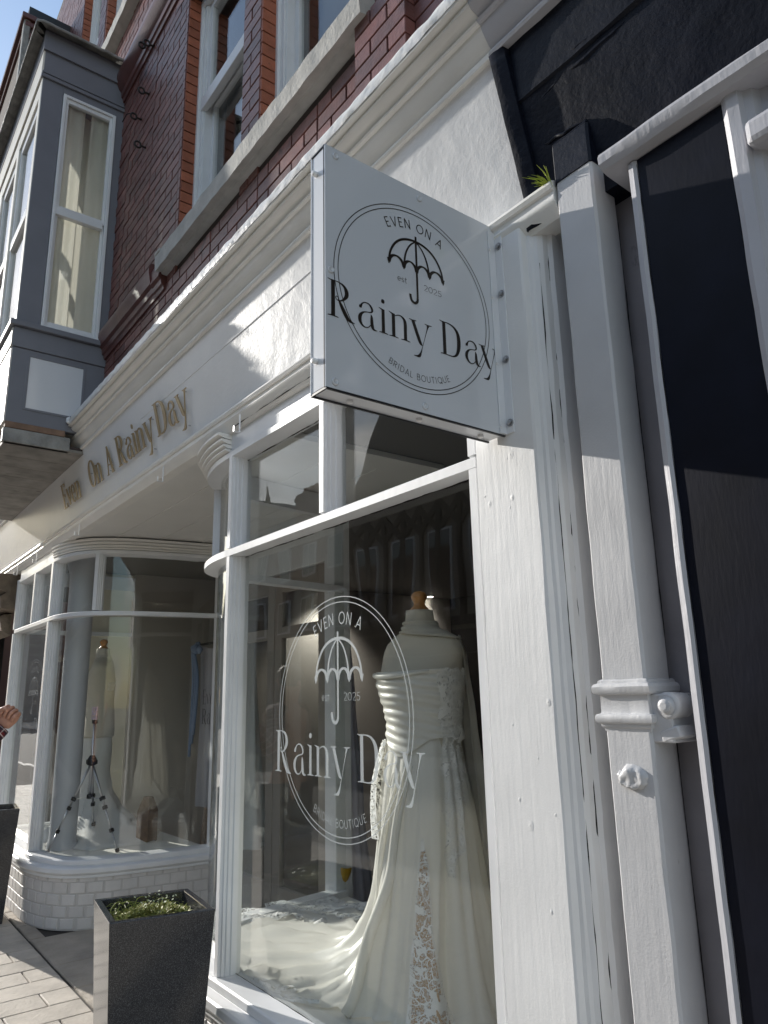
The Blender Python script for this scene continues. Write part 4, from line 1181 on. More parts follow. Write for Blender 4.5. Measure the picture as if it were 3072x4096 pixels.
SAN = {
 'E': (.55, [pl_((.08, 0), (.08, 1)), pl_((.08, .96), (.5, .96)), pl_((.08, .52), (.44, .52)), pl_((.08, .04), (.5, .04))]),
 'V': (.72, [pl_((.04, 1), (.36, .0)), pl_((.68, 1), (.36, .0))]),
 'N': (.75, [pl_((.08, 0), (.08, 1)), pl_((.08, 1), (.66, 0)), pl_((.66, 0), (.66, 1))]),
 'O': (.92, [pl_(*arc_(.46, .5, .40, .46, 0, 360, 26))]),
 'A': (.74, [pl_((.03, 0), (.37, 1)), pl_((.71, 0), (.37, 1)), pl_((.15, .32), (.59, .32))]),
 'B': (.64, [pl_((.08, 0), (.08, 1)), pl_((.08, .96), (.30, .96), *arc_(.32, .74, .22, .22, 90, -90, 8)), pl_((.08, .52), (.34, .52), *arc_(.34, .28, .24, .24, 90, -90, 8), (.08, .04))]),
 'R': (.64, [pl_((.08, 0), (.08, 1)), pl_((.08, .96), (.30, .96), *arc_(.32, .72, .24, .24, 90, -90, 8), (.08, .48)), pl_((.32, .48), (.58, 0))]),
 'I': (.26, [pl_((.12, 0), (.12, 1))]),
 'D': (.78, [pl_((.08, 0), (.08, 1)), pl_((.08, .96), (.30, .96), *arc_(.30, .5, .40, .46, 90, -90, 12), (.08, .04))]),
 'L': (.52, [pl_((.08, 0), (.08, 1)), pl_((.08, .04), (.48, .04))]),
 'U': (.74, [pl_((.08, 1), (.08, .35), *arc_(.36, .34, .28, .30, 180, 360, 10), (.64, 1))]),
 'T': (.62, [pl_((.31, 0), (.31, 1)), pl_((.02, .96), (.60, .96))]),
 'Q': (.92, [pl_(*arc_(.46, .5, .40, .46, 0, 360, 26)), pl_((.54, .24), (.84, -.06))]),
 'e': (.62, [pl_((.08, .36), (.52, .36), *arc_(.30, .35, .24, .31, 5, 318, 16))]),
 's': (.52, [pl_(*arc_(.26, .50, .18, .155, 40, 270, 10), *arc_(.26, .19, .19, .155, 90, -150, 10))]),
 't': (.40, [pl_((.18, .92), (.18, .14), (.24, .05), (.36, .05)), pl_((.02, .66), (.36, .66))]),
 '2': (.66, [pl_(*arc_(.31, .70, .25, .26, 160, -30, 10), (.08, .04), (.60, .04))]),
 '0': (.74, [pl_(*arc_(.36, .5, .30, .46, 0, 360, 22))]),
 '5': (.66, [pl_((.55, .96), (.15, .96), (.11, .54), *arc_(.31, .32, .26, .28, 115, -150, 12))]),
}
def glyph(font, ch):
    out = []
    for s in font[ch][1]:
        if font is SER and len(s) > 2: s = [tuple(v) for v in crom(s, 5)]
        out.append(s)
    return out
def ribbon(s):
    pts = [Vector((x, y)) for x, y, w in s]; res = []
    closed = (pts[0] - pts[-1]).length < 1e-4
    n_ = len(pts)
    for i, p in enumerate(pts):
        a = pts[i - 1] if i > 0 else (pts[-2] if closed else p)
        b = pts[i + 1] if i < n_ - 1 else (pts[1] if closed else p)
        t = (b - a)
        t = t.normalized() if t.length > 1e-9 else Vector((1, 0))
        nn = Vector((-t.y, t.x)) * s[i][2] / 2
        res.append((p + nn, p - nn))
    return res
class Print:                               # flat lettering laid on a plane
    def __init__(self, org, u, v, n, lift=.0006): self.o, self.u, self.v, self.n = map(Vector, (org, u, v, n)); self.k = 0; self.lift = lift; self.mb = MB()
    def P(self, x, y, d): return self.o + self.u * x + self.v * y + self.n * d
    def stroke(self, s, f=lambda x, y: (x, y), depth=0.0):
        rb = ribbon(s); d = self.lift + self.k * .00004; self.k = (self.k + 1) % 14
        L_ = [f(*a) for a, b in rb]; R_ = [f(*b) for a, b in rb]
        if not depth:
            self.mb.grid([[self.P(*p, d) for p in L_], [self.P(*p, d) for p in R_]])
        else:
            rows = []
            for a, b in zip(L_, R_): rows.append([self.P(*a, .012), self.P(*b, .012), self.P(*b, .012 + depth + d), self.P(*a, .012 + depth + d)])
            o = len(self.mb.v)
            self.mb.grid(rows, closed=True); self.mb.cap((o, o + 1, o + 2, o + 3)); m_ = (len(rows) - 1) * 4; self.mb.cap((o + m_ + 3, o + m_ + 2, o + m_ + 1, o + m_))
    def text(self, font, txt, x, y, h, sx=1.0, track=0.0, depth=0.0, wscale=1.0):
        for ch in txt:
            if ch == ' ': x += .42 * h * sx + track; continue
            for s in glyph(font, ch):
                s = [(a, b, w * wscale) for a, b, w in s]
                self.stroke(s, lambda a, b, x=x: (x + a * h * sx, y + b * h), depth)
            x += font[ch][0] * h * sx + track
        return x
    def arctext(self, font, txt, r, h, mid, top=True, track=.0, wscale=1.0, sx=1.0):
        w = sum((font[c][0] * h * sx if c != ' ' else .36 * h) + track for c in txt) - track
        a = mid + (w / 2 / r if top else -w / 2 / r)
        for c in txt:
            gw = (font[c][0] * h * sx if c != ' ' else .36 * h)
            if c != ' ':
                ac = a - gw / 2 / r if top else a + gw / 2 / r
                ux, uy = (math.sin(ac), -math.cos(ac)) if top else (-math.sin(ac), math.cos(ac))
                vx, vy = (math.cos(ac), math.sin(ac)) if top else (-math.cos(ac), -math.sin(ac))
                for s in glyph(font, c):
                    s = [(p, q, w_ * wscale) for p, q, w_ in s]
                    self.stroke(s, lambda p, q: (math.cos(ac) * r + ux * (p * h * sx - gw / 2) + vx * q * h, math.sin(ac) * r + uy * (p * h * sx - gw / 2) + vy * q * h))
            a += (-(gw + track) / r) if top else ((gw + track) / r)
    def ring(self, r, w, n=96): self.stroke([(r * math.cos(2 * math.pi * k / n), r * math.sin(2 * math.pi * k / n), w) for k in range(n + 1)])
    def build(self, name, m, par): 
        o = self.mb.build(name, m, par); self.mb = MB(); return o

def logo(org, u, v, n, s, m, par, ring_w=.0022, thin=1.0):
    P_ = Print(org, u, v, n)
    P_.ring(.2595 * s, ring_w * s); P_.ring(.2475 * s, ring_w * s); P_.build('double_ring', m, par)
    P_.arctext(SAN, 'EVEN ON A', .198 * s, .0275 * s, math.radians(91), True, .004 * s, 1.15 * thin); P_.build('top_lettering', m, par)
    # umbrella
    t = .0065 * s
    def S(pts, w0, w1=None):
        c = crom([(x * s, y * s, 0) for x, y in pts], 6)
        P_.stroke([(q.x, q.y, lerp(w0, w1 if w1 is not None else w0, k / (len(c) - 1))) for k, q in enumerate(c)])
    S([(-.092, .076), (-.086, .108), (-.067, .140), (-.038, .160), (0, .167), (.038, .160), (.067, .140), (.086, .108), (.092, .076)], t)
    S([(0, .167), (-.021, .148), (-.036, .118), (-.043, .079)], t * .5, t)
    S([(0, .167), (.021, .148), (.036, .118), (.044, .079)], t * .5, t)
    S([(0, .182), (0, .13), (0, .06), (0, .0)], t)
    S([(0, .0), (-.002, -.010), (-.010, -.016), (-.020, -.012), (-.024, .0), (-.024, .006)], t * 1.15)
    for x0, x1 in ((-.092, -.043), (-.043, 0), (0, .044), (.044, .092)):
        c = []
        for k in range(13):
            q = k / 12; x = lerp(x0, x1, q); c.append((x * s, (.076 + .024 * (1 - (2 * q - 1) ** 2) ** .6) * s, t * (.7 + .9 * abs(2 * q - 1))))
        P_.stroke(c)
    for x in (-.092, -.043, 0, .044, .092):
        P_.stroke([(x * s, .086 * s, .012 * s), (x * s * (1.0), .070 * s, .003 * s)])
    P_.build('umbrella', m, par)
    P_.text(SAN, 'est', -.066 * s, .031 * s, .0175 * s, 1.1, .0008 * s, 0, .75 * thin); P_.text(SAN, '2025', .022 * s, .031 * s, .0175 * s, 1.25, .0012 * s, 0, .75 * thin); P_.build('date_lettering', m, par)
    x = -.2745 * s
    for ch, ux in zip('Rainy', (0, .86, 1.56, 1.90, 2.62)): P_.text(SER, ch, x + ux * .0945 * s, -.132 * s, .0945 * s)
    for ch, ux in zip('Day', (3.70, 4.58, 5.22)): P_.text(SER, ch, x + ux * .0945 * s, -.132 * s, .0945 * s)
    P_.build('name_lettering', m, par)
    P_.arctext(SAN, 'BRIDAL BOUTIQUE', .230 * s, .0175 * s, math.radians(270), False, .0035 * s, .85 * thin); P_.build('bottom_lettering', m, par)

# ------------------------------------------------------------------ projecting sign
SG = thing('projecting_sign', (-1.325, -.035, 2.23), 'square white projecting shop sign with double ring, umbrella and dark lettering', 'sign')
X1, X0, Y0, Y1, Z0, Z1 = -1.29, -1.357, -.618, -.037, 2.226, 2.872
MB().box(X1 - .005, X1, Y0, Y1, Z0, Z1).build('front_panel', 'acrylic', SG, bevel=.0008)
MB().box(X0, X0 + .005, Y0, Y1, Z0, Z1).build('rear_panel', 'acrylic', SG, bevel=.0008)
MB().box(X0 + .0055, X1 - .0055, Y0 + .002, Y0 + .007, Z0 + .004, Z1 - .004).build('outer_return', 'acrylic_side', SG)
MB().box(X0 + .0055, X1 - .0055, Y0 + .007, Y1, Z0 + .002, Z0 + .007).build('bottom_return', 'acrylic_side', SG)
MB().box(X0 + .0055, X1 - .0055, Y0 + .007, Y1, Z1 - .007, Z1 - .002).build('top_return', 'acrylic_side', SG)
MB().box(X0 + .0055, X1 - .0055, Y1 - .005, Y1, Z0 + .007, Z1 - .007).build('wall_return', 'acrylic_side', SG)
et = MB()
et.box(X1 - .0058, X1 + .0004, Y0 + .001, Y1, Z0 - .0042, Z0 - .0002); et.box(X0, X0 + .005, Y0 + .001, Y1, Z0 - .004, Z0 - .0002)
et.box(X0 + .006, X1 - .006, Y0 + .001, Y0 + .0055, Z0 - .004, Z0 + .0015)
et.box(X1 - .008, X1 - .0055, Y0 - .0006, Y0 + .0015, Z0, Z1)
et.box(X0 + .003, X1 - .003, Y0 - .0005, Y0 + .004, Z1 - .003, Z1 + .0008)
et.build('edge_trim', 'blacktrim', SG)
logo((X1, -.335, 2.54), (0, 1, 0), (0, 0, 1), (1, 0, 0), 1.0, 'ink', SG)
capm = MB().lathe([(.0095, 0), (.0095, .002), (.008, .004), (.006, .0045), (.0055, .0035), (.001, .0035)], (0, 0, 0), 16, axis='x').mesh('screw_cap'); capm.materials.append(MT['acrylic'])
for p in capm.polygons: p.use_smooth = True
for y, z in ((-.588, 2.849), (-.317, 2.847), (-.603, 2.527), (-.593, 2.243), (-.324, 2.245)):
    inst('screw_cap', capm, (X1 + .0001, y, z), SG)
capm2 = MB().lathe([(.007, 0), (.007, .010), (.0055, .013), (.001, .0135)], (0, 0, 0), 14, axis='y').mesh('stud_cap'); capm2.materials.append(MT['capw'])
for z in (2.809, 2.303):
    o = inst('stud_cap', capm2, (-1.331, Y0 + .0015, z), SG); o.rotation_euler.x = 0; o.scale.y = -1
capm3 = MB().lathe([(.008, 0), (.008, -.006), (.006, -.008), (.001, -.008)], (0, 0, 0), 14).mesh('stud_cap'); capm3.materials.append(MT['capw'])
for y in (-.524, -.31, -.092): inst('stud_cap', capm3, (-1.33, y, Z0 + .0015), SG)
fl = MB()
fl.box(X1 - .001, X1 + .030, -.0345, -.0305, Z0 + .002, Z1 - .02); fl.box(X1 + .0005, X1 + .0045, -.060, -.0345, Z0 + .002, Z1 - .02)
fl.build('wall_flange', 'acrylic_side', SG, bevel=.001)
bm_ = MB().lathe([(.011, 0), (.011, -.003), (.0095, -.0035), (.0095, -.0015), (.007, -.0015), (.007, -.007), (.005, -.0085), (.001, -.0085)], (0, 0, 0), 16, axis='y').mesh('flange_bolt'); bm_.materials.append(MT['galv'])
for z in (2.80, 2.647, 2.444, 2.257):
    inst('flange_bolt', bm_, (X1 + .019, -.0346, z), SG)
    o = inst('stud_cap', capm2, (X1 + .004, -.0606, z - .012), SG); o.scale = (.6, .35, .6)

# ------------------------------------------------------------------ raised fascia lettering
FL = thing('fascia_lettering', (-4.8, -.06, 3.03), 'raised bronze-gold lettering spelling the shop name along the white fascia', 'lettering')
FN = Vector((0, -1, -.2488)).normalized(); FV = Vector((0, -.2488, 1)).normalized()
PF = Print((0, -(3.03 - 2.905) * .2488, 3.03), (1, 0, 0), FV, FN, 0.0)
adv = 0
for word, x, sx in (('Even', -6.0, .98), ('On', -5.285, 1.0), ('A', -4.90, 1.0), ('Rainy', -4.66, 1.03), ('Day', -3.965, 1.06)):
    for ch in word:
        PF.text(SER, ch, x, 0, .19, sx, 0, depth=.006, wscale=1.25)
        o = PF.build('letter', 'gold', FL)
        o.data.name = 'letter'
        x += (SER[ch][0] + .02) * .19 * sx
pinm = MB().lathe([(.0035, 0), (.0035, .014)], (0, 0, 0), 6, axis='y').mesh('standoff_pin'); pinm.materials.append(MT['steel'])
for k, (x, t) in enumerate([(-5.97, .01), (-5.97, .18), (-5.82, .12), (-5.6, .12), (-5.24, .1), (-5.12, .03), (-4.85, .02), (-4.64, .01), (-4.5, .14), (-4.44, .05), (-4.3, .12), (-4.2, .02), (-4.06, -.05), (-4.02, .12), (-3.93, .01), (-3.93, .17), (-3.84, .1), (-3.73, .12), (-3.56, -.06), (-3.53, .12)]):
    p = Vector((x, -(3.03 - 2.905) * .2488, 3.03)) + FV * t + FN * .0005
    o = inst('standoff_pin', pinm, p, FL); o.scale.y = -1

# ------------------------------------------------------------------ window decals
DC = thing('window_decal', (-2.28, .072, 1.05), 'large pale vinyl shop emblem on the pane in front of the headless mannequin', 'decal')
logo((-2.282, .0715, 1.477), (1, 0, 0), (0, 0, 1), (0, -1, 0), 1.65, 'vinyl', DC, .0021, 1.0)
DC2 = thing('window_decal', (-7.0, .072, 1.05), 'small-looking pale vinyl shop emblem on the far left pane', 'decal')
logo((-7.05, .0715, 1.477), (1, 0, 0), (0, 0, 1), (0, -1, 0), 1.65, 'faint', DC2, .0021, 1.0)

# ------------------------------------------------------------------ hooks
for k, (x, wh) in enumerate(((-2.93, 'above the corner post of the right window'), (-3.89, 'over the right half of the entrance recess'), (-5.57, 'over the left half of the entrance recess'), (-6.90, 'above the left window near its corner post'), (-7.68, 'above the far left end of the shop window'))):
    h = MB(); y = -.05
    h.box(x - .007, x + .007, -.036, -.033, 2.735, 2.826); h.box(x - .007, x + .007, -.0335, .004, 2.822, 2.8255)
    h.box(x - .007, x + .007, -.062, -.0362, 2.735, 2.738); h.box(x - .007, x + .007, -.065, -.062, 2.735, 2.765)
    o = h.build('hanging_hook', 'sash', None, bevel=.001)
    tag(o, 'white J-shaped metal hook ' + wh, 'hook', 'white hooks under the fascia moulding')
for k, (x, z, ln, wh) in enumerate(((-4.78, 6.50, 0, 'topmost of five on the brick'), (-4.66, 6.42, 0, 'second from the top on the brick wall'), (-4.71, 6.02, .0, 'by itself at mid height on the brick wall'), (-4.86, 5.90, .10, 'with a loose wire tail on the brick'), (-4.71, 5.54, 0, 'lowest of the five on the brick wall'))):
    h = MB()
    pts = [(x, .01, z)] + [(x + .0, -.035 - .024 * (1 - math.cos(a)), z + .026 * math.sin(a)) for a in [i * 2 * math.pi / 12 for i in range(12)]] + [(x - .006, -.042, z + .004), (x - .010, .01, z + .006)]
    h.tube(pts, .0075, 6)
    if ln: h.tube([(x, -.09, z + .01), (x - .05, -.10, z + .03), (x - .11, -.11, z + .0)], .004, 5)
    o = h.build('wall_hook', 'iron', None, smooth=2)
    tag(o, 'rusty iron eye hook ' + wh, 'hook', 'iron eye hooks on the brick wall')

# ------------------------------------------------------------------ planters
PC = [(-3.255, -.454), (-2.884, -.508), (-2.797, -.144), (-3.160, -.101)]      # rim corners at z = .78
def planter(off, lab, name='planter'):
    ox, oy = off
    cx = sum(p[0] for p in PC) / 4; cy = sum(p[1] for p in PC) / 4
    T = thing(name, (cx + ox, cy + oy, 0), lab, 'planter', 'tall tapered granite planters by the shop')
    zt = .78
    def ring(s, z): return [(cx + (x - cx) * s + ox, cy + (y - cy) * s + oy, z) for x, y in PC]
    A, Bt, Ai, Bi = ring(1.0, zt), ring(.77, .0), ring(.865, zt), ring(.80, .60)
    for k in range(4):
        k2 = (k + 1) % 4
        b = MB()
        b.add([A[k], A[k2], Bt[k2], Bt[k], Ai[k], Ai[k2], Bi[k2], Bi[k]], [(0, 3, 2, 1), (4, 5, 6, 7), (0, 1, 5, 4), (3, 7, 6, 2), (0, 4, 7, 3), (1, 2, 6, 5)])
        b.build('side_wall', 'granite', T, bevel=.003)
    s = MB(); n_ = 14
    c = ring(.85, .715)
    rows = []
    for i in range(n_ + 1):
        row = []
        for j in range(n_ + 1):
            u, v = i / n_, j / n_
            p = Vector(c[0]) * (1 - u) * (1 - v) + Vector(c[1]) * u * (1 - v) + Vector(c[2]) * u * v + Vector(c[3]) * (1 - u) * v
            p.z += .018 * noise.noise(p * 14) + .012 * math.sin(u * 3.1) * math.sin(v * 3.1)
            row.append(p)
        rows.append(row)
    s.grid(rows).build('soil', 'soil', T, smooth=2)
    return T, c
T1, soilc = planter((0, 0), 'tall tapered speckled black granite planter with moss and seedlings in front of the corner post')
T2, soil2 = planter((-3.455, .024), 'tall tapered black planter cut by the left edge beside the plaid sleeve')
# mossy planting in the nearer planter
def leaf(mb, p, d, up, w, l):
    d = Vector(d).normalized(); s_ = d.cross(Vector(up)).normalized()
    p = Vector(p)
    mb.add([p, p + d * l * .5 + s_ * w / 2, p + d * l, p + d * l * .5 - s_ * w / 2], [(0, 1, 2), (0, 2, 3)])
PL = thing('moss_planting', (-3.03, -.30, .67), 'mound of yellow-green moss, seedlings and grass growing in the nearer granite planter', 'plant')
c = [Vector(q) for q in soilc]
def soilpt(u, v): return c[0] * (1 - u) * (1 - v) + c[1] * u * (1 - v) + c[2] * u * v + c[3] * (1 - u) * v
mg, my = MB(), MB()
for k in range(15000):
    u, v = R.random(), R.random()
    dn = math.exp(-(((u - .55) / .44) ** 2 + ((v - .52) / .44) ** 2))
    if R.random() > dn * 1.15: continue
    p = soilpt(u, v)
    cl = .5 + .5 * noise.noise(p * 26)
    h = .006 + .080 * dn * (.35 + .65 * cl) * R.random() ** .55
    p.z += h + .004
    a = R.random() * 6.283
    (mg if cl < .55 else my).__class__
    leaf(mg if R.random() < .38 else my, p, (math.cos(a), math.sin(a), R.uniform(-.3, .9)), (R.uniform(-.4, .4), R.uniform(-.4, .4), 1), R.uniform(.004, .009), R.uniform(.007, .018))
stuff(mg.build('moss_leaves', 'leaf', PL)); stuff(my.build('moss_tips', 'leafy', PL))
gb = MB()
for k in range(46):
    u, v = R.uniform(.05, .4), R.uniform(.1, .8)
    p = soilpt(u, v); a = R.random() * 6.283; l_ = R.uniform(.03, .085)
    pts = [p, p + Vector((math.cos(a) * l_ * .3, math.sin(a) * l_ * .3, l_ * .75)), p + Vector((math.cos(a) * l_ * .9, math.sin(a) * l_ * .9, l_ * .7))]
    gb.tube(crom(pts, 3), [.0011] * 6 + [.0004], 4)
gb.tube(crom([soilpt(.05, .35) + Vector((0, 0, .0)), soilpt(.08, .2) + Vector((0, 0, .055)), soilpt(.3, .06) + Vector((0, 0, .05)), soilpt(.5, .02) + Vector((0, 0, .02))], 5), .0028, 5)
stuff(gb.build('grass_blades', 'leaf', PL))
fw = MB()
for k in range(70):
    u, v = R.gauss(.30, .09), R.gauss(.62, .1)
    p = soilpt(u, v); p.z += R.uniform(.03, .085)
    a = R.random() * 6.283
    leaf(fw, p, (math.cos(a), math.sin(a), .5), (0, 0, 1), .009, .013)
stuff(fw.build('pale_seedling_leaves', mat('pale_green_leaf', (.42, .46, .30), .5), PL))
# weed sprouting on the ledge
wd = MB()
for k in range(26):
    a = R.uniform(2.2, 5.2); l_ = R.uniform(.03, .075)
    p = Vector((-1.070 + R.uniform(-.008, .008), -.035, 2.868))
    q = Vector((math.cos(a) * .65, -.35 - .3 * R.random(), .8))
    wd.tube([p, p + q * l_ * .6, p + q * l_ + Vector((math.cos(a) * .012, -.008, -.010))], [.0016, .0013, .0004], 4)
tag(wd.build('grass_tuft', 'blade', None), 'small bright green tuft of grass sprouting on the ledge beside the downpipe', 'plant')

joint([(-.9355, .052, .1), (-.9355, .052, 2.72)], .006, (1, 0, 0), 'rust_joint', DP, 11)
joint([(-.8465, .0875, .1), (-.8465, .0875, 2.78)], .010, (0, -1, 0), 'open_joint', NB, 12)
joint([(-1.128, .0872, .2), (-1.128, .0872, 2.78)], .010, (0, -1, 0), 'open_joint', NB, 13)
joint([(-.8183, -.0272, .3), (-.8183, -.0272, 2.78)], .003, (0, -1, 0), 'open_joint', NB, 14)

for k, (p0, p1, w_) in enumerate((((-1.10, -.055, 3.14), (-.70, -.058, 3.16), .010), ((-.98, -.075, 3.20), (-.80, -.066, 3.165), .008), ((-1.08, -.03, 3.02), (-.95, -.028, 3.0), .006), ((-1.12, -.080, 3.28), (-.98, -.070, 3.22), .005))):
    pts = [Vector(p0).lerp(Vector(p1), q / 10) + Vector((0, .003 * noise.noise(Vector((q, k, 1))), .012 * noise.noise(Vector((q * .5, k, 4))))) for q in range(11)]
    MB().tube(pts, [w_ * math.sin(.15 + 2.84 * q / 10) for q in range(11)], 8).build('paint_wrinkle', 'black', NB, smooth=2)
# ================================================================== MANNEQUINS AND GOWNS
def ellipse_rows(tab, cx, cy, n=40, rot=0.0, fn=None):
    rows = []
    for z, a, b, dx, dy in tab:
        row = []
        for k in range(n):
            t = 2 * math.pi * k / n
            x, y = a * math.cos(t), b * math.sin(t)
            if fn: x, y, zz = fn(t, z, x, y)
            else: zz = z
            X = x + dx; Y = y + dy
            row.append((cx + X * math.cos(rot) - Y * math.sin(rot), cy + X * math.sin(rot) + Y * math.cos(rot), zz))
        rows.append(row)
    return rows
TORSO = [(1.895, .058, .062, 0, .0), (1.862, .059, .064, 0, .0), (1.835, .064, .069, 0, .002), (1.815, .080, .074, 0, .006), (1.798, .118, .080, 0, .008), (1.780, .162, .086, 0, .010), (1.758, .196, .092, 0, .010), (1.73, .214, .098, 0, .010),
         (1.70, .217, .106, 0, .006), (1.66, .210, .122, 0, -.002), (1.61, .200, .142, 0, -.010), (1.57, .192, .148, 0, -.012), (1.53, .182, .142, 0, -.008), (1.47, .168, .132, 0, 0), (1.42, .162, .128, 0, .004), (1.36, .168, .132, 0, .006), (1.28, .180, .138, 0, .008), (1.18, .190, .142, 0, .01), (1.12, .190, .142, 0, .01)]
def mannequin(cx, cy, lab, zoff=0.0, rot=0.0, s=1.0):
    T = thing('mannequin', (cx, cy, .42), lab, 'mannequin')
    fine = []
    for (a, b) in zip(TORSO, TORSO[1:]):
        for k in range(3): fine.append(tuple(lerp(p, q, k / 3) for p, q in zip(a, b)))
    fine.append(TORSO[-1])
    fine = [(z + zoff, a * s, b * s, dx * s, dy * s) for z, a, b, dx, dy in fine]
    b = MB(); b.grid(ellipse_rows(fine, cx, cy, 40, rot), closed=True)
    b.cap(tuple(range(40))); b.cap(tuple((len(fine) - 1) * 40 + k for k in range(40)))
    b.build('torso', 'torso', T, smooth=2)
    MB().lathe([(.040, 1.896 + zoff), (.041, 1.902 + zoff), (.034, 1.908 + zoff), (.027, 1.916 + zoff), (.024, 1.926 + zoff), (.026, 1.934 + zoff), (.032, 1.943 + zoff), (.0345, 1.954 + zoff), (.032, 1.966 + zoff), (.024, 1.975 + zoff), (.012, 1.979 + zoff), (.001, 1.980 + zoff)], (cx, cy, 0), 24).build('wooden_neck_knob', 'beech', T, smooth=1, angle=60)
    MB().lathe([(.014, 1.13 + zoff), (.014, .45)], (cx, cy, 0), 10).build('pole', 'steel', T)
    MB().lathe([(.13, .421), (.13, .43), (.02, .45)], (cx, cy, 0), 20).build('stand_base', 'steel', T)
    return T
MX, MY = -2.435, .60
mannequin(MX, MY, 'headless ivory mannequin with a round wooden neck knob wearing the draped satin gown', 0.0, rot=.10)

# ---- the main gown: ruched bodice, lace side panel, full skirt with a long train
GW = thing('wedding_gown', (MX, MY, .42), 'ivory satin strapless wedding gown with ruched bodice, lace side and long train', 'gown')
GROT = .10
NB_ = 72
def prof_bod(z):          # (a, b, dy)
    return interp([(1.20, .200, .152, .008), (1.30, .186, .144, .008), (1.37, .174, .136, .006), (1.42, .168, .132, .002), (1.48, .174, .138, -.002), (1.54, .188, .150, -.010), (1.59, .200, .158, -.012), (1.63, .206, .152, -.010), (1.67, .212, .140, -.006)], z)
bd_ = MB(); rows = []
NZ = 90
def top_edge(t):          # neckline height around the body; front is t = -90 deg
    f = -math.sin(t)
    return 1.625 + .022 * f - .03 * max(0, -f) + .012 * math.cos(2 * t)
def waist_edge(t):
    f = max(0, -math.sin(t))
    return 1.375 - .075 * f ** 6
for i in range(NZ + 1):
    row = []
    for k in range(NB_):
        t = 2 * math.pi * k / NB_
        z = lerp(waist_edge(t), top_edge(t), i / NZ)
        a, b, dy = prof_bod(z)
        front = max(0, -math.sin(t - .25))
        slant = z + .028 * math.cos(t)
        ru = math.sin(slant * 190 + 2.6 * noise.noise(Vector((math.cos(t) * 1.5, math.sin(t) * 1.5, z * 5)))); ru = math.copysign(abs(ru) ** .7, ru) 
        ru2 = noise.noise(Vector((math.cos(t) * 2, math.sin(t) * 2, slant * 22)))
        d = .006 + front ** .6 * (.0036 * ru + .0040 * ru2)
        if i >= NZ - 3: d += .006 * front * (i - NZ + 4) / 4
        x, y = (a + d) * math.cos(t), (b + d) * math.sin(t) + dy
        row.append((MX + x * math.cos(GROT) - y * math.sin(GROT), MY + x * math.sin(GROT) + y * math.cos(GROT), z))
    rows.append(row)
bd_.grid(rows, closed=True).build('bodice', 'satin', GW, smooth=2, solid=.002)
# cowl roll on the neckline
cw = MB(); pts = []; rad = []
for k in range(23):
    t = math.radians(lerp(178, 318, k / 22))
    z = top_edge(t) - .006 - .012 * math.sin(k / 22 * math.pi)
    a, b, dy = prof_bod(z)
    x, y = (a + .012) * math.cos(t), (b + .016) * math.sin(t) + dy
    pts.append((MX + x * math.cos(GROT) - y * math.sin(GROT), MY + x * math.sin(GROT) + y * math.cos(GROT), z)); rad.append(.003 + .009 * math.sin(k / 22 * math.pi) ** .7)
cw.tube(pts, rad, 10).build('cowl_fold', 'satin', GW, smooth=2)
# skirt
SK = [  # z, radius, train lobe length
    (1.41, .160, .0), (1.34, .171, .0), (1.28, .180, .0), (1.20, .193, .0), (1.10, .202, .0), (.98, .206, .0), (.86, .212, .004), (.76, .220, .014), (.68, .230, .035), (.61, .242, .08), (.55, .255, .16), (.50, .268, .30), (.465, .280, .52), (.440, .292, .80), (.427, .305, 1.06)]
TH0 = math.radians(186)          # train direction: along the window towards the corner post
NS = 200
def skirt_pt(i_t, t):
    n_ = len(SK) - 1
    f = i_t * n_; i = min(int(f), n_ - 1); q = f - i
    z, r_, lo = (lerp(SK[i][j], SK[i + 1][j], q) for j in range(3))
    g = min(1, max(0, (1.36 - z) / .75))
    lobe = max(0, math.cos(t - TH0)) ** 2.6
    fo = (.42 * math.sin(7 * t + 1.3) + .32 * math.sin(11 * t + 4.1 + .8 * math.sin(2 * t)) + .22 * math.sin(19 * t + 2.2))
    fo += .5 * noise.noise(Vector((math.cos(t) * 2.6, math.sin(t) * 2.6, z * .8)))
    ridge = 1 - abs(math.sin(6.5 * t + .9 + .25 * math.sin(z * 4)))            # narrow crests between wide hollows
    amp = .003 + .028 * g
    frontpull = math.exp(-((t - math.radians(268)) / .22) ** 2)
    rad = r_ + fo * amp * (1 + .5 * lobe) + ridge ** 3 * .022 * g + .045 * frontpull * g
    rad += .05 * max(0, math.cos(t - math.radians(345))) ** 2 * g
    for tk, dp in ((-88, 1), (-74, .7), (-60, .9), (-27, 1.1), (-13, .8), (2, 1), (19, .8), (37, 1), (60, .8), (-104, .9), (-120, .7), (-140, 1), (-165, .8)):
        dt = (t - math.radians(tk + 2.5 * math.sin(z * 3 + tk)) + math.pi) % (2 * math.pi) - math.pi
        rad -= .020 * dp * math.exp(-(dt / .055) ** 2) * min(1, g * 1.6 + .12)
    out = lo * lobe * (1 + .07 * math.sin(13 * t + 2) + .06 * math.sin(23 * t))
    b_ratio = lerp(.765, .97, g)
    x = (rad + out) * math.cos(t); y = rad * b_ratio * math.sin(t) + out * math.sin(t) * .9
    zz = z
    if out > .02:
        ph = 17 * t + 1.2 * math.sin(out * 5) + 1.5 * noise.noise(Vector((out * 2, t * 2, 4)))
        cr = (1 - abs(math.sin(ph))) ** 3.5
        zz += (.052 * cr + .012 * noise.noise(Vector((x * 7, y * 16, 1))) + .006) * min(1, out * 2.2) * (1 if z < .7 else .35) * (1 - .35 * min(1, out))
    xr = x * math.cos(GROT * (1 - g)) - y * math.sin(GROT * (1 - g)); yr = x * math.sin(GROT * (1 - g)) + y * math.cos(GROT * (1 - g))
    yy = MY + yr
    if yy < .105: yy = .105 + (yy - .105) * .12
    return Vector((MX + xr + .0, yy, max(zz, .4255)))
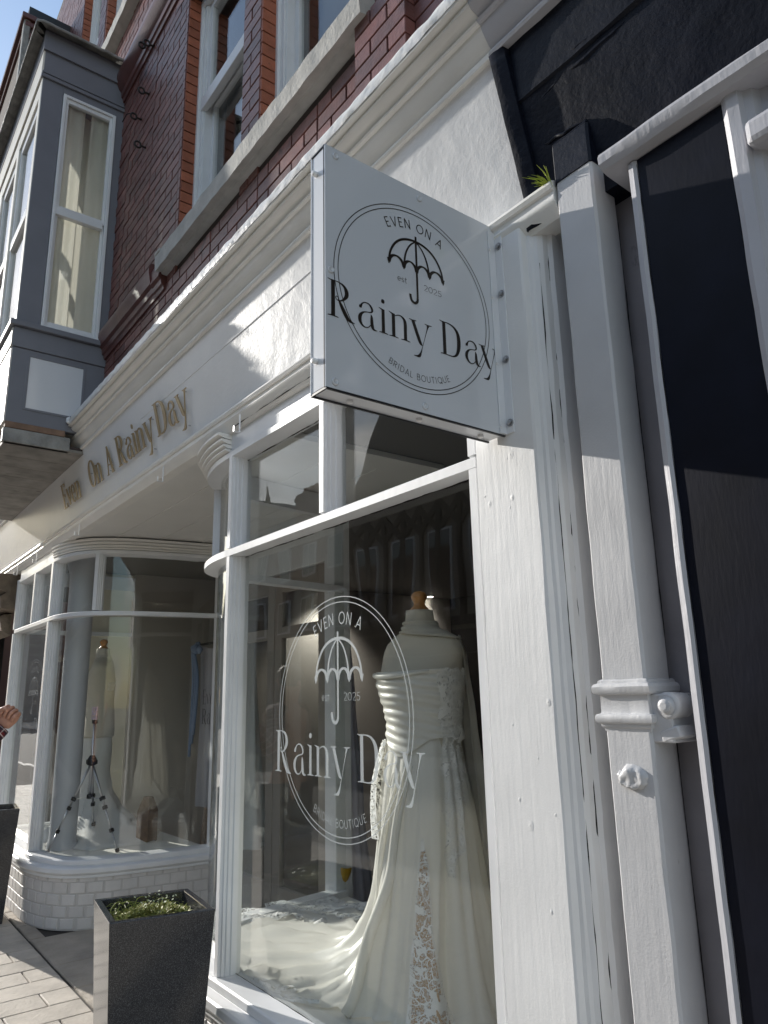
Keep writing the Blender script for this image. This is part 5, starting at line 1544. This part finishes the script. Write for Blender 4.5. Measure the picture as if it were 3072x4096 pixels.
NR = 64
rows = [[skirt_pt(i / NR, 2 * math.pi * k / NS) for k in range(NS)] for i in range(NR + 1)]
MB().grid(rows, closed=True).build('skirt', 'satin', GW, smooth=2)
# lace trim running on from the hem of the train
rows = []
for i in range(15):
    row = []
    for k in range(90):
        t = lerp(TH0 - 1.15, TH0 + 1.10, k / 89)
        p = skirt_pt(1.0, t); q = skirt_pt(.97, t)
        d = Vector((p.x - MX, p.y - MY, 0)).normalized()
        e = math.sin(min(1, (k / 89) * 4, (1 - k / 89) * 4) * math.pi / 2)
        w = lerp(-.10, .20 + .045 * math.sin(k * .9) + .03 * math.sin(k * 2.3), i / 14) * e
        pp_ = p + d * w
        pp_.z = .432 + .014 * abs(noise.noise(Vector((pp_.x * 16, pp_.y * 16, 3)))) + (.028 * abs(noise.noise(Vector((pp_.x * 7, pp_.y * 7, 9)))) + .012) * (1 - abs(i / 14 - .35)) 
        if pp_.y < .10: pp_.y = .10 + (pp_.y - .10) * .1
        row.append(pp_)
    rows.append(row)
MB().grid(rows).build('lace_train_trim', 'lacetrim', GW, smooth=2)
rows = []
for i in range(13):
    row = []
    for k in range(50):
        u, v = i / 12, k / 49
        p = Vector((-3.62 + .62 * v - .05 * math.sin(u * 5), .62 + .42 * u + .12 * v + .03 * math.sin(v * 12), .44 + .05 * abs(noise.noise(Vector((u * 4, v * 9, 2)))) + .09 * max(0, v - .55) * math.sin(u * 3.14)))
        row.append(p)
    rows.append(row)
MB().grid(rows).build('lace_train_end', 'lacetrim', GW, smooth=2)
# lace side panel (over the hip, facing the right of the window) and lace slit with nude lining
def on_gown(t, z, off):
    if z > 1.36:
        a, b, dy = prof_bod(z)
        x, y = (a + .007 + off) * math.cos(t), (b + .007 + off) * math.sin(t) + dy
        return Vector((MX + x * math.cos(GROT) - y * math.sin(GROT), MY + x * math.sin(GROT) + y * math.cos(GROT), z))
    n_ = len(SK) - 1
    for i in range(n_):
        if SK[i + 1][0] <= z <= SK[i][0]:
            q = (SK[i][0] - z) / (SK[i][0] - SK[i + 1][0]); it = (i + q) / n_; break
    else: it = 0 if z > 1.3 else 1
    p = skirt_pt(it, t)
    d = Vector((p.x - MX, p.y - MY, 0)).normalized()
    return p + d * off
rows = []
for i in range(60):
    z = lerp(1.635, .88, i / 59); row = []
    c0 = interp([(.88, -14, 3), (1.0, -10, 9), (1.15, -6, 16), (1.3, 4, 24), (1.4, 12, 32), (1.64, 16, 38)], z)
    for k in range(15):
        t = math.radians(lerp(c0[0] - c0[1], c0[0] + c0[1], k / 14) - 8 + 3 * math.sin(z * 38 + k * .6) * (1 if k in (0, 14) else .4))
        zz = z + (.012 * abs(math.sin(k * 2.1)) if i == 0 else 0)
        row.append(on_gown(t, zz, .004 + .003 * noise.noise(Vector((k * .8, z * 30, 2)))))
    rows.append(row)
MB().grid(rows).build('side_lace_panel', 'lace', GW, smooth=2)
def strip(off, w, m, nm, za=1.0, zb=.428):
    rows = []
    for i in range(44):
        z = lerp(za, zb, i / 43); row = []
        tc_, hw = interp([(.42, 318, 13.0), (.55, 315, 9.5), (.75, 311.5, 6.2), (.9, 310, 4.4), (1.02, 308, 1.0)], z)
        for k in range(9):
            t = math.radians(tc_ + hw * w * (k / 4 - 1))
            row.append(on_gown(t, z, off))
        rows.append(row)
    MB().grid(rows).build(nm, m, GW, smooth=2)
strip(.008, .98, 'tan', 'nude_lining', .98)
strip(.013, 1.22, 'lace', 'lace_slit', 1.02)
# loose front drape: crisp vertical folds falling from the hip
for k, (ta, tb_, w, z0, z1, o_) in enumerate(((281, 265, .021, 1.27, .428, .012), (271, 256, .012, 1.25, .72, .010), (290, 276, .009, 1.27, .9, .004), (262, 246, .010, 1.24, .55, .006))):
    pts = []; rad = []
    for i in range(26):
        q = i / 25; z = lerp(z0, z1, q); t = math.radians(lerp(ta, tb_, q ** .8) + 1.5 * math.sin(i * .22 + k))
        pts.append(on_gown(t, max(z, .43), o_ * math.sin(min(1, i / 6) * math.pi / 2))); rad.append(w * (.12 + .88 * min(1, i / 12)) * (1 if z1 < .5 else min(1, (25 - i) / 8 + .1)))
    MB().tube(pts, rad, 12).build('front_drape', 'satin', GW, smooth=2)
# lace sleeve cuff hanging at the left hip
rows = []
for i in range(20):
    z = lerp(1.36, .97, i / 19)
    rows.append([on_gown(math.radians(lerp(196, 226, k / 8)), z, .018 + .022 * math.sin(i / 19 * 3.0) + .01 * math.sin(k * 1.3)) for k in range(9)])
MB().grid(rows).build('hip_lace', 'lacetrim', GW, smooth=2)

# cape: soft stand collar and long chiffon panel down the back and right side
CPE = thing('bridal_cape', (MX, MY, .42), 'ivory chiffon cape with draped collar hanging behind the ruched gown', 'cape')
rows = []
for i in range(12):
    q = i / 11
    row = []
    for k in range(48):
        t = 2 * math.pi * k / 48
        side = .5 + .5 * math.cos(t - .35)                     # slides down over the right shoulder
        z = lerp(1.846, lerp(1.808, 1.765, side), q)
        a, b, dx, dy = interp([(w_[0],) + tuple(w_[1:]) for w_ in reversed(TORSO)], z)
        d = .004 + .0045 * math.sin(q * 13 + 1.6 * math.cos(t + .6)) + .006 * q * side + .003
        x, y = (a + d) * math.cos(t), (b + d) * math.sin(t) + dy
        row.append((MX + x * math.cos(GROT) - y * math.sin(GROT), MY + x * math.sin(GROT) + y * math.cos(GROT), z))
    rows.append(row)
MB().grid(rows, closed=True).build('draped_collar', 'cape', CPE, smooth=2, solid=.003)
rows = []
for i in range(50):
    q = i / 49; z = lerp(1.778, .424, q)
    row = []
    for k in range(80):
        t = math.radians(lerp(4, 178, k / 79))
        r_ = interp([(.0, .200, .100), (.06, .222, .122), (.25, .236, .15), (.55, .262, .20), (.8, .31, .26), (1.0, .36, .30)], q)
        f = (.020 * math.sin(14 * t + 1) + .014 * math.sin(25 * t + 2.4)) * min(1, q * 1.6)
        x, y = (r_[0] + f) * math.cos(t), (r_[1] + f) * math.sin(t) + .01
        row.append((MX + x * math.cos(GROT) - y * math.sin(GROT), min(1.09, MY + x * math.sin(GROT) + y * math.cos(GROT)), z))
    rows.append(row)
MB().grid(rows).build('long_panel', 'cape', CPE, smooth=2)

# ---- left window mannequin and plain crepe gown
LX, LY = -6.98, .62
mannequin(LX, LY, 'slim ivory mannequin behind the round column in the left window', .11, rot=-.5, s=.92)
G2 = thing('crepe_gown', (LX, LY, .42), 'plain white crepe wedding gown with flared beaded train in the left window', 'gown')
rows = []
tab = [(1.70, .168, .125), (1.64, .162, .120), (1.56, .142, .105), (1.47, .128, .094), (1.38, .142, .104), (1.25, .166, .124), (1.10, .166, .130), (.95, .150, .125), (.80, .165, .145), (.66, .22, .20), (.55, .30, .28), (.47, .40, .37), (.425, .50, .44)]
for i in range(60):
    z = lerp(1.70, .425, i / 59)
    a, b = interp(sorted(tab), z)
    g = max(0, (.95 - z) / .5)
    row = []
    for k in range(100):
        t = 2 * math.pi * k / 100
        lb = max(0, math.cos(t - math.radians(35))) ** 2 * .32 * g ** 2.2
        f = 1 + .07 * g * math.sin(9 * t + 1) + .03 * g * math.sin(17 * t)
        x, y = (a * .95 * f + lb) * math.cos(t), (b * f + lb * .7) * math.sin(t)
        c_, s_ = math.cos(-.35), math.sin(-.35)
        row.append((max(-7.78, LX + x * c_ - y * s_), max(.11, LY + x * s_ + y * c_), z))
    rows.append(row)
MB().grid(rows, closed=True).build('gown_body', 'satin2', G2, smooth=2, solid=.002)
bds = MB()
for k in range(34):
    q = k / 33
    i = int(lerp(30, 59, q))
    p = Vector(rows[i][96])
    bds.lathe([(.001, -.006), (.005, -.003), (.005, .003), (.001, .006)], (p.x + .006, p.y - .004, p.z), 6)
stuff(bds.build('bead_edging', 'capw', G2, smooth=2))

# ---- tripod with phone
TP = thing('tripod', (-6.33, .39, .42), 'slim silver and black camera tripod standing in the left window', 'tripod')
top = Vector((-6.335, .40, 1.07)); feet = [Vector((-6.372, .125, .424)), Vector((-6.57, .53, .424)), Vector((-6.04, .552, .424))]
MB().tube([(-6.335, .40, .80), (-6.335, .40, 1.38)], .011, 10).build('centre_column', 'alu', TP, smooth=2)
hub = MB(); hub.lathe([(.02, 1.04), (.036, 1.05), (.036, 1.09), (.024, 1.11), (.018, 1.12)], (-6.335, .40, 0), 14); hub.obox((-6.335, .40, 1.07), (1, .3, 0), (-.3, 1, 0), (0, 0, 1), .048, .018, .016)
hub.build('hub', 'plastic', TP, smooth=1)
sp_ = Vector((-6.335, .40, .80))
for f in feet:
    d = (f - top)
    MB().tube([top + d * .02, top + d * .50], .0095, 8).build('leg', 'alu', TP, smooth=2)
    MB().tube([top + d * .50, top + d * .77], .0075, 8).build('leg', 'alu', TP, smooth=2)
    MB().tube([top + d * .77, top + d * .985], .0055, 8).build('leg', 'alu', TP, smooth=2)
    for q, r_ in ((.42, .017), (.52, .015), (.77, .014), (.985, .012)):
        dn = d.normalized(); sx_ = dn.cross(Vector((0, 0, 1))).normalized()
        MB().obox(top + d * q, sx_, dn.cross(sx_), dn, r_, r_, .014).build('leg_clamp', 'plastic', TP, bevel=.003)
    MB().tube([sp_, top + d * .42], .004, 5).build('brace', 'alu', TP)
MB().lathe([(.012, .79), (.022, .795), (.022, .82), (.012, .83)], (-6.335, .40, 0), 12).build('brace_hub', 'plastic', TP)
MB().box(-6.375, -6.295, .388, .412, 1.365, 1.392).build('phone_clamp', 'plastic', TP, bevel=.003)
PH = MB().obox((-6.335, .395, 1.445), (.93, .36, 0), (-.36, .93, 0), (0, 0, 1), .036, .005, .052).build('smartphone', 'phone', None, bevel=.006)
tag(PH, 'phone in a floral patterned case clamped on top of the tripod', 'phone')

# ---- wooden block, hanging gowns, banner, tulle, pot, exit sign
ob = MB(); cx, cy = -6.30, .865
w, h = .060, .345
a_ = math.radians(28)
ux, uy = Vector((math.cos(a_), math.sin(a_), 0)), Vector((-math.sin(a_), math.cos(a_), 0))
rows = []
for z, s in ((.422, .96), (.43, 1.0), (.655, 1.0), (.665, .97), (.762, .52), (.768, .48)):
    rows.append([Vector((cx, cy, z)) + ux * w * s * i + uy * w * s * j for i, j in ((-1, -1), (1, -1), (1, 1), (-1, 1))])
ob.grid(rows, closed=True); ob.cap((0, 1, 2, 3)); ob.cap((20, 21, 22, 23))
tag(ob.build('oak_block', 'block', None, bevel=.006), 'weathered old oak block with chamfered tapering top on the left display floor', 'wooden block')

def drape(name, m, x, y, z0, z1, r0_, r1_, lab, cat, n=48, folds=9, amp=.18, pt=None, par=None):
    rows = []
    for i in range(40):
        q = i / 39; z = lerp(z0, z1, q)
        rr_ = lerp(r0_, r1_, q ** 1.3) if pt is None else interp(pt, q)[0]
        row = []
        for k in range(n):
            t = 2 * math.pi * k / n
            f = 1 + amp * min(1, q * 3 + .2) * (math.sin(folds * t + 2 * math.sin(q * 2)) * .6 + .5 * noise.noise(Vector((math.cos(t) * 2, math.sin(t) * 2, q * 3 + x))))
            row.append((x + rr_ * f * math.cos(t), y + rr_ * f * math.sin(t) * .8, z))
        rows.append(row)
    b = MB().grid(rows, closed=True)
    o = b.build(name, m, par, smooth=2)
    if lab: tag(o, lab, cat)
    return o
drape('hanging_gown', 'satin2', -5.47, 1.35, 2.0, .44, .03, .17, 'white gown hanging beside the recess at the right end of the left window', 'gown', folds=7, amp=.25)
drape('sequin_gown', 'sequin', -6.98, 1.75, 1.45, .12, .03, .12, 'narrow champagne sequinned dress hanging in the left part of the shop', 'dress', folds=6, amp=.3)
drape('tulle_gown', 'sheer', -4.50, 1.62, 2.02, .06, .03, .22, 'long pale lavender tulle gown hanging behind the window emblem', 'gown', folds=12, amp=.16, pt=[(0, .035), (.25, .07), (.6, .12), (1, .20)])
BN = thing('hanging_banner', (-6.55, 1.45, .9), 'grey-white fabric banner with shop lettering hung on a dark rail', 'banner')
rows = []
for i in range(30):
    z = lerp(2.03, .6, i / 29)
    rows.append([(lerp(-6.72, -5.75, k / 24), 1.45 + .02 * math.sin(k * .9 + i * .1) + .012 * math.sin(k * 2.3), z - .05 * math.sin(k / 24 * math.pi) * (1 - i / 29)) for k in range(25)])
MB().grid(rows).build('cloth', 'banner', BN, smooth=2)
MB().tube([(-6.80, 1.47, 2.045), (-5.6, 1.47, 2.045)], .012, 8).build('rail', 'iron', BN)
pb = Print((-6.52, 1.405, 1.32), (1, 0, 0), (0, 0, 1), (0, -1, 0), .001)
pb.text(SER, 'Even', 0, .17, .13, 1.0); pb.text(SER, 'Rainy', 0, 0, .13, 1.0); pb.build('lettering', 'bannerink', BN)
rb_ = MB()
for dx in (-.02, .01, .03): rb_.tube(crom([(-6.70 + dx, 1.42, 2.06), (-6.74 + dx, 1.39, 1.98), (-6.70 + dx * 2, 1.40, 1.7), (-6.74 + dx * 1.5, 1.40, 1.1 + dx * 4)], 5), .014, 6)
rb_.lathe([(.01, -.05), (.05, -.02), (.055, .02), (.01, .05)], (-6.70, 1.40, 2.0), 10); rb_.lathe([(.01, -.04), (.035, 0), (.01, .04)], (-6.62, 1.40, 1.99), 8)
rb_.build('blue_ribbon_bow', 'ribbon', BN, smooth=2)
yp = MB()
ax_ = Vector((.22, .1, 1)).normalized(); sx_ = ax_.cross(Vector((0, 1, 0))).normalized(); sy_ = ax_.cross(sx_)
rows = []
for r_, h_ in ((.05, 0), (.058, .01), (.060, .13), (.054, .136), (.050, .12), (.045, .02)):
    rows.append([Vector((-3.93, 1.16, .44)) + ax_ * h_ + (sx_ * math.cos(2 * math.pi * k / 20) + sy_ * math.sin(2 * math.pi * k / 20)) * r_ for k in range(20)])
yp.grid(rows, closed=True).cap(tuple(range(20)))
tag(yp.build('mustard_pot', 'mustard', None, smooth=1, angle=50), 'small tilted mustard yellow pot at the back corner of the display floor', 'pot')
EX = thing('exit_sign', (-4.62, 1.255, 2.56), 'green emergency exit sign with white arrow and running figure above the entrance door', 'sign')
ex0 = Vector((-4.73, 1.262, 2.515)); 
MB().box(-4.73, -4.45, 1.262, 1.268, 2.515, 2.645).build('board', 'exitgreen', EX)
pe = Print((-4.73, 1.2615, 2.515), (1, 0, 0), (0, 0, 1), (0, -1, 0), .0008)
for s in ([(.07, .115, .022), (.07, .05, .022)], [(.035, .07, .01), (.07, .02, .03), (.105, .07, .01)], [(.07, .018, .002), (.07, .055, .07)]): pe.stroke(s)
for s in ([(.195, .105, .02), (.20, .125, .02)], [(.19, .10, .022), (.185, .06, .022)], [(.185, .06, .014), (.215, .045, .014), (.215, .02, .014)], [(.185, .06, .014), (.17, .04, .014), (.15, .025, .014)], [(.19, .095, .012), (.165, .08, .012), (.16, .06, .012)], [(.19, .095, .012), (.215, .085, .012), (.23, .095, .012)], [(.235, .12, .008), (.235, .015, .008), (.262, .015, .008), (.262, .12, .008), (.235, .12, .008)]): pe.stroke(s)
pe.build('pictogram', 'exitwhite', EX)

# ================================================================== PERSON AT THE LEFT EDGE
def skin_chain(name, joints, edges, m, par=None, sub=2, root=0):
    me = D.meshes.new(name)
    me.from_pydata([j[:3] for j in joints], edges, [])
    o = D.objects.new(name, me); COL.objects.link(o)
    me.materials.append(MT[m])
    md = o.modifiers.new('skin', 'SKIN'); md.use_smooth_shade = True
    for i, j in enumerate(joints):
        sv = me.skin_vertices[0].data[i]
        sv.radius = (j[3], j[4] if len(j) > 4 else j[3]); sv.use_root = (i == root)
    s = o.modifiers.new('sub', 'SUBSURF'); s.levels = sub; s.render_levels = sub
    if par: adopt(o, par)
    return o
PX_, PY_ = -4.62, -1.08
PE = thing('person', (PX_, PY_, 0), 'person in red plaid flannel shirt raising a closed fist at the left edge', 'person')
W0 = Vector((-4.400, -.634, 1.425)); HD = Vector((-4.372, -.600, 1.50))
SH = Vector((-4.56, -.93, 1.40)); EL = Vector((-4.40, -.84, 1.20))
J = [(PX_, PY_, .95, .135, .10), (PX_, PY_, 1.12, .125, .095), (PX_, PY_, 1.30, .145, .10), (PX_, PY_, 1.42, .10, .08), (PX_, PY_, 1.50, .05, .05),
     (SH.x, SH.y, SH.z, .062, .062), (EL.x, EL.y, EL.z, .046, .046), (W0.x, W0.y, W0.z, .030, .026),
     (PX_ - .10, PY_ - .16, 1.40, .062, .062), (PX_ - .13, PY_ - .20, 1.12, .045, .045), (PX_ - .02, PY_ - .14, .90, .030, .028), (PX_ + .01, PY_ - .12, .82, .034, .02),
     (PX_ - .03, PY_ + .09, .90, .085, .085), (PX_ - .03, PY_ + .09, .50, .058, .058), (PX_ - .05, PY_ + .09, .10, .040, .04), (PX_ + .06, PY_ + .10, .045, .04, .03),
     (PX_ - .03, PY_ - .09, .90, .085, .085), (PX_ - .03, PY_ - .09, .50, .058, .058), (PX_ - .05, PY_ - .09, .10, .040, .04), (PX_ + .06, PY_ - .10, .045, .04, .03),
     (PX_ + .005, PY_, 1.56, .058, .058), (PX_ + .012, PY_, 1.64, .082, .070), (PX_ + .008, PY_, 1.71, .070, .066)]
ED = [(0, 1), (1, 2), (2, 3), (3, 4), (3, 5), (5, 6), (6, 7), (3, 8), (8, 9), (9, 10), (10, 11), (0, 12), (12, 13), (13, 14), (14, 15), (0, 16), (16, 17), (17, 18), (18, 19), (4, 20), (20, 21), (21, 22)]
skin_chain('body', J, ED, 'skin', PE)
# hand: palm block with four curled fingers and a thumb, knuckles towards the sky
fw_ = (HD - W0).normalized()                       # along the forearm, upwards
lat = Vector((.62, .78, .0)); lat = (lat - fw_ * lat.dot(fw_)).normalized()      # across the knuckles as the camera sees them
nrm = fw_.cross(lat).normalized()
if nrm.dot(CAMP - HD) < 0: nrm = -nrm              # palm side, towards the camera
pm_ = MB(); rows = []
for i in range(9):
    q = i / 8
    wv = interp([(0, .031), (.25, .041), (.6, .050), (.9, .049), (1, .042)], q)[0]; tv = interp([(0, .020), (.3, .026), (.7, .024), (1, .016)], q)[0]
    c_ = W0 + fw_ * (.0 + .092 * q) - nrm * .004 * q
    rows.append([c_ + lat * wv * math.copysign(abs(math.cos(a)) ** .8, math.cos(a)) + nrm * tv * math.copysign(abs(math.sin(a)) ** .8, math.sin(a)) for a in [2 * math.pi * k / 18 for k in range(18)]])
pm_.grid(rows, closed=True).cap(tuple(range(18))); pm_.cap(tuple(8 * 18 + k for k in range(18)))
hand = pm_.build('hand', 'skin', PE, smooth=2, sub=1)
for k, (u, ln, lift) in enumerate(((-.031, .95, .000), (-.0105, 1.08, .006), (.0105, 1.0, .004), (.030, .82, -.003))):
    kn = W0 + fw_ * (.086 + lift) + lat * u * 1.15 - nrm * .008
    p1 = kn + fw_ * .008 * ln + nrm * .020; p2 = p1 + nrm * .020 * ln - fw_ * .014; p3 = p2 - fw_ * .026 * ln - nrm * .006; p4 = p3 - fw_ * .008 * ln - nrm * .014
    MB().tube(crom([kn - fw_ * .012, kn + fw_ * .008, p1, p2, p3, p4], 4), [.0100] * 4 + [.0116] * 4 + [.0110] * 4 + [.0102] * 4 + [.0092] * 4 + [.007], 10).build('finger', 'skin', hand, smooth=2)
th0 = W0 + fw_ * .028 - lat * .042 + nrm * .010
MB().tube(crom([th0, th0 + fw_ * .030 - lat * .010 + nrm * .012, th0 + fw_ * .058 + lat * .008 + nrm * .026, th0 + fw_ * .064 + lat * .034 + nrm * .030], 4), [.015] * 3 + [.0135] * 4 + [.012] * 4 + [.011, .008], 10).build('thumb', 'skin', hand, smooth=2)
# shirt: sleeves and body
def sleeve(pts, rad, nm, par, n=28):
    pts = crom(pts, 8); m_ = len(pts)
    rads = [interp(rad, i / (m_ - 1))[0] for i in range(m_)]
    rows = []; prev = None; uvs = []
    for i, p in enumerate(pts):
        t = (pts[min(i + 1, m_ - 1)] - pts[max(i - 1, 0)]).normalized()
        if prev is None: u = t.cross(Vector((0, 0, 1))).normalized()
        else: u = (prev - t * prev.dot(t)).normalized()
        prev = u; w = t.cross(u)
        rows.append([p + (u * math.cos(2 * math.pi * k / n) + w * math.sin(2 * math.pi * k / n)) * rads[i] * (1 + .10 * noise.noise(Vector((k * .7, i * .9, 2)))) for k in range(n + 1)])
    b = MB(); b.grid(rows)
    o = b.build(nm, 'plaid', par, smooth=2, solid=.003)
    uvl = o.data.uv_layers.new(name='UVMap')
    L_ = sum((b_ - a).length for a, b_ in zip(pts, pts[1:]))
    for poly in o.data.polygons:
        for li in poly.loop_indices:
            vi = o.data.loops[li].vertex_index
            i, k = divmod(vi, n + 1)
            uvl.data[li].uv = (k / n, i / (m_ - 1) * L_ / .42)
    return o
st = thing('x', (0, 0, 0), '', '') if False else None
sleeve([SH + Vector((-.05, -.05, .02)), SH, SH.lerp(EL, .5), EL, EL.lerp(W0, .5), W0 - fw_ * .004], [(0, .085), (.3, .072), (.6, .058), (.85, .046), (.95, .043), (1, .040)], 'shirt_sleeve', PE)
sleeve([Vector((PX_ - .06, PY_ - .10, 1.43)), Vector((PX_ - .10, PY_ - .16, 1.38)), Vector((PX_ - .13, PY_ - .20, 1.12)), Vector((PX_ - .03, PY_ - .145, .93))], [(0, .085), (.5, .06), (1, .045)], 'shirt_sleeve', PE)
sleeve([Vector((PX_, PY_, .84)), Vector((PX_, PY_, 1.05)), Vector((PX_, PY_, 1.25)), Vector((PX_, PY_, 1.40)), Vector((PX_, PY_, 1.50))], [(0, .185), (.4, .17), (.7, .175), (.88, .14), (1, .07)], 'shirt_body', PE, 36)
for s_ in (1, -1):
    MB().tube([(PX_ - .03, PY_ + .09 * s_, .98), (PX_ - .03, PY_ + .09 * s_, .5), (PX_ - .05, PY_ + .09 * s_, .07)], [.115, .082, .070], 18).build('trouser_leg', 'denim', PE, smooth=2)
    MB().tube(crom([(PX_ - .10, PY_ + .095 * s_, .045), (PX_ - .02, PY_ + .095 * s_, .055), (PX_ + .08, PY_ + .10 * s_, .04), (PX_ + .14, PY_ + .105 * s_, .032)], 4), [.038] * 5 + [.046] * 4 + [.042] * 3 + [.028], 12).build('shoe', 'shoe', PE, smooth=2)
hr = MB(); rows = []
for i in range(10):
    q = i / 9; a = q * math.pi * .62
    rows.append([(PX_ - .004 + (.093 * math.sin(a) + .004) * math.cos(t) * 1.1, PY_ + (.088 * math.sin(a) + .004) * math.sin(t), 1.655 + .108 * math.cos(a)) for t in [2 * math.pi * k / 24 for k in range(24)]])
hr.grid(rows, closed=True).build('hair', 'hair', PE, smooth=2)
ns = MB(); ns.tube([(PX_ + .088, PY_, 1.665), (PX_ + .108, PY_, 1.625), (PX_ + .088, PY_, 1.615)], [.008, .014, .008], 8); ns.build('nose', 'skin', PE, smooth=2)
for s_ in (1, -1):
    MB().lathe([(.001, -.006), (.009, 0), (.001, .006)], (PX_ + .084, PY_ + .031 * s_, 1.66), 10, axis='x').build('eye', 'capw', PE, smooth=2)
    MB().tube([(PX_, PY_ + .082 * s_, 1.67), (PX_ - .012, PY_ + .092 * s_, 1.65), (PX_ - .004, PY_ + .083 * s_, 1.615)], [.010, .014, .008], 8).build('ear', 'skin', PE, smooth=2)
MB().tube([(PX_ + .082, PY_ - .022, 1.582), (PX_ + .090, PY_, 1.580), (PX_ + .082, PY_ + .022, 1.582)], [.003, .007, .003], 6).build('mouth', 'skin', PE, smooth=2)

# ================================================================== ACROSS THE STREET (seen in the glass)
def opposite(name, x0, x1, y0, h, ridge, lab, wallm, nfl, gable=None, timber=False, chims=(), dep=9.0, wins=4):
    T = thing(name, ((x0 + x1) / 2, y0, 0), lab, 'building', 'buildings across the street')
    MB().box(x0, x1, y0 - dep, y0, -.1, h).build('wall', wallm, T)
    b = MB()
    if gable:
        xm = (x0 + x1) / 2
        b.add([(x0 - .2, y0 + .25, h), (x1 + .2, y0 + .25, h), (xm, y0 + .25, ridge), (x0 - .2, y0 - dep, h), (x1 + .2, y0 - dep, h), (xm, y0 - dep, ridge)], [(0, 1, 2), (3, 5, 4), (0, 2, 5, 3), (1, 4, 5, 2), (0, 3, 4, 1)])
    else:
        b.add([(x0, y0 + .25, h), (x1, y0 + .25, h), (x0, y0 - dep / 2, ridge), (x1, y0 - dep / 2, ridge), (x0, y0 - dep, h), (x1, y0 - dep, h)], [(0, 1, 3, 2), (2, 3, 5, 4), (0, 2, 4), (1, 5, 3), (0, 4, 5, 1)])
    rf = b.build('roof', 'slate', T)
    for cx_, cw, ctop in chims:
        MB().box(cx_ - cw / 2, cx_ + cw / 2, y0 - .95, y0 - .25, h - 1.2, ctop).build('chimney', 'opp_brick', rf)
        MB().box(cx_ - cw / 2 - .06, cx_ + cw / 2 + .06, y0 - 1.0, y0 - .2, ctop - .25, ctop - .12).build('chimney_band', 'opp_brick', rf)
        k = 0
        while k * .32 < cw - .2:
            MB().lathe([(.10, ctop), (.085, ctop + .28), (.10, ctop + .32)], (cx_ - cw / 2 + .18 + k * .32, y0 - .6, 0), 10).build('chimney_pot', 'pot', rf); k += 1
    fh = (h - 3.2) / max(1, nfl)
    MB().box(x0 + .2, x1 - .2, y0 + .01, y0 + .10, .0, .5).build('stall_riser', 'opp_timber', T)
    MB().box(x0 + .2, x1 - .2, y0 + .012, y0 + .02, .5, 2.5).build('shop_glass', G_SASH, T)
    MB().box(x0 + .2, x1 - .2, y0 - .02, y0 + .008, .5, 2.5).build('shop_interior', 'darkshop', T)
    MB().box(x0 + .1, x1 - .1, y0 + .01, y0 + .22, 2.52, 3.05).build('fascia', 'opp_timber', T)
    for f in range(nfl):
        for w in range(wins):
            xc = lerp(x0, x1, (w + .5) / wins); zb = 3.35 + f * fh + .25
            o = MB().box(xc - .45, xc + .45, y0 + .005, y0 + .07, zb, zb + fh * .62).build('window', 'sash', T)
            for q in (0, 1):
                MB().box(xc - .39 + q * .41, xc - .02 + q * .41, y0 + .072, y0 + .078, zb + .06, zb + fh * .62 - .06).build('pane', 'darkshop', o).data.materials[0] = PANE
    if timber:
        t = MB()
        for f in range(nfl):
            z = 3.3 + f * fh
            t.box(x0, x1, y0 + .004, y0 + .10, z - .11, z + .11)
            for q in range(wins * 2 + 1):
                xc = lerp(x0 + .08, x1 - .08, q / (wins * 2)); t.box(xc - .08, xc + .08, y0 + .003, y0 + .09, z + .112, z + fh - .112)
        t.build('timber_frame', 'opp_timber', T)
        for q in range(wins * 2):
            xc = lerp(x0, x1, (q + .5) / (wins * 2))
            a = MB().obox((xc, y0 + .05, h - .55), (1, 0, .9), (0, 1, 0), (-.9, 0, 1), .4, .04, .06); a.obox((xc, y0 + .055, h - .55), (1, 0, -.9), (0, 1, 0), (.9, 0, 1), .4, .04, .06)
            a.build('diagonal_brace', 'opp_timber', T)
    return T
PANE = mat('dark_far_glass', (.02, .025, .03), .05, spec=.8)
opposite('half_timbered_house', -18.2, -11.6, -11.1, 6.7, 11.6, 'half-timbered black and white gabled building across the street', 'opp_panel', 1, gable=True, timber=True, wins=4)
opposite('brick_terrace', -23.4, -18.3, -11.2, 6.9, 8.4, 'brick terrace with a stout chimney stack across the street', 'opp_brick', 2, chims=((-21.2, 1.9, 8.55),), wins=3)
TW = opposite('spired_shop', -25.6, -23.5, -11.3, 7.4, 8.9, 'narrow rendered shop with pointed gable across the street', 'opp_render', 2, gable=True, wins=1)
MB().lathe([(.16, 8.7), (.05, 9.2), (.03, 9.5)], (-24.55, -11.5, 0), 8).build('finial', 'opp_timber', TW)
opposite('rendered_shop', -33.0, -25.7, -11.2, 7.6, 8.6, 'grey rendered shop row with sash windows across the street', 'opp_render', 2, wins=4, chims=((-30, 1.2, 9.4),))
opposite('corner_bank', -11.5, -3.0, -11.2, 7.8, 10.2, 'broad brick building with slate roof opposite the bridal shop', 'opp_brick', 2, wins=5, chims=((-8, 1.4, 10.6),))
opposite('plain_terrace', -2.9, 9.0, -11.1, 7.2, 9.6, 'plain grey rendered terrace opposite the dark shopfront', 'opp_render', 2, wins=6)
opposite('far_terrace', -47.0, -33.1, -11.3, 6.6, 8.2, 'long low brick terrace further along the far side of the street', 'opp_brick', 2, wins=7)
opposite('street_end_house', -86.0, -66.0, -2.0, 8.0, 11.0, 'large rendered building closing the far end of the street', 'opp_render', 2, wins=8, dep=12)
MB().box(-60, -14.1, .2, 8, 0, 8.6).build('near_terrace_wall', 'opp_brick', LN)
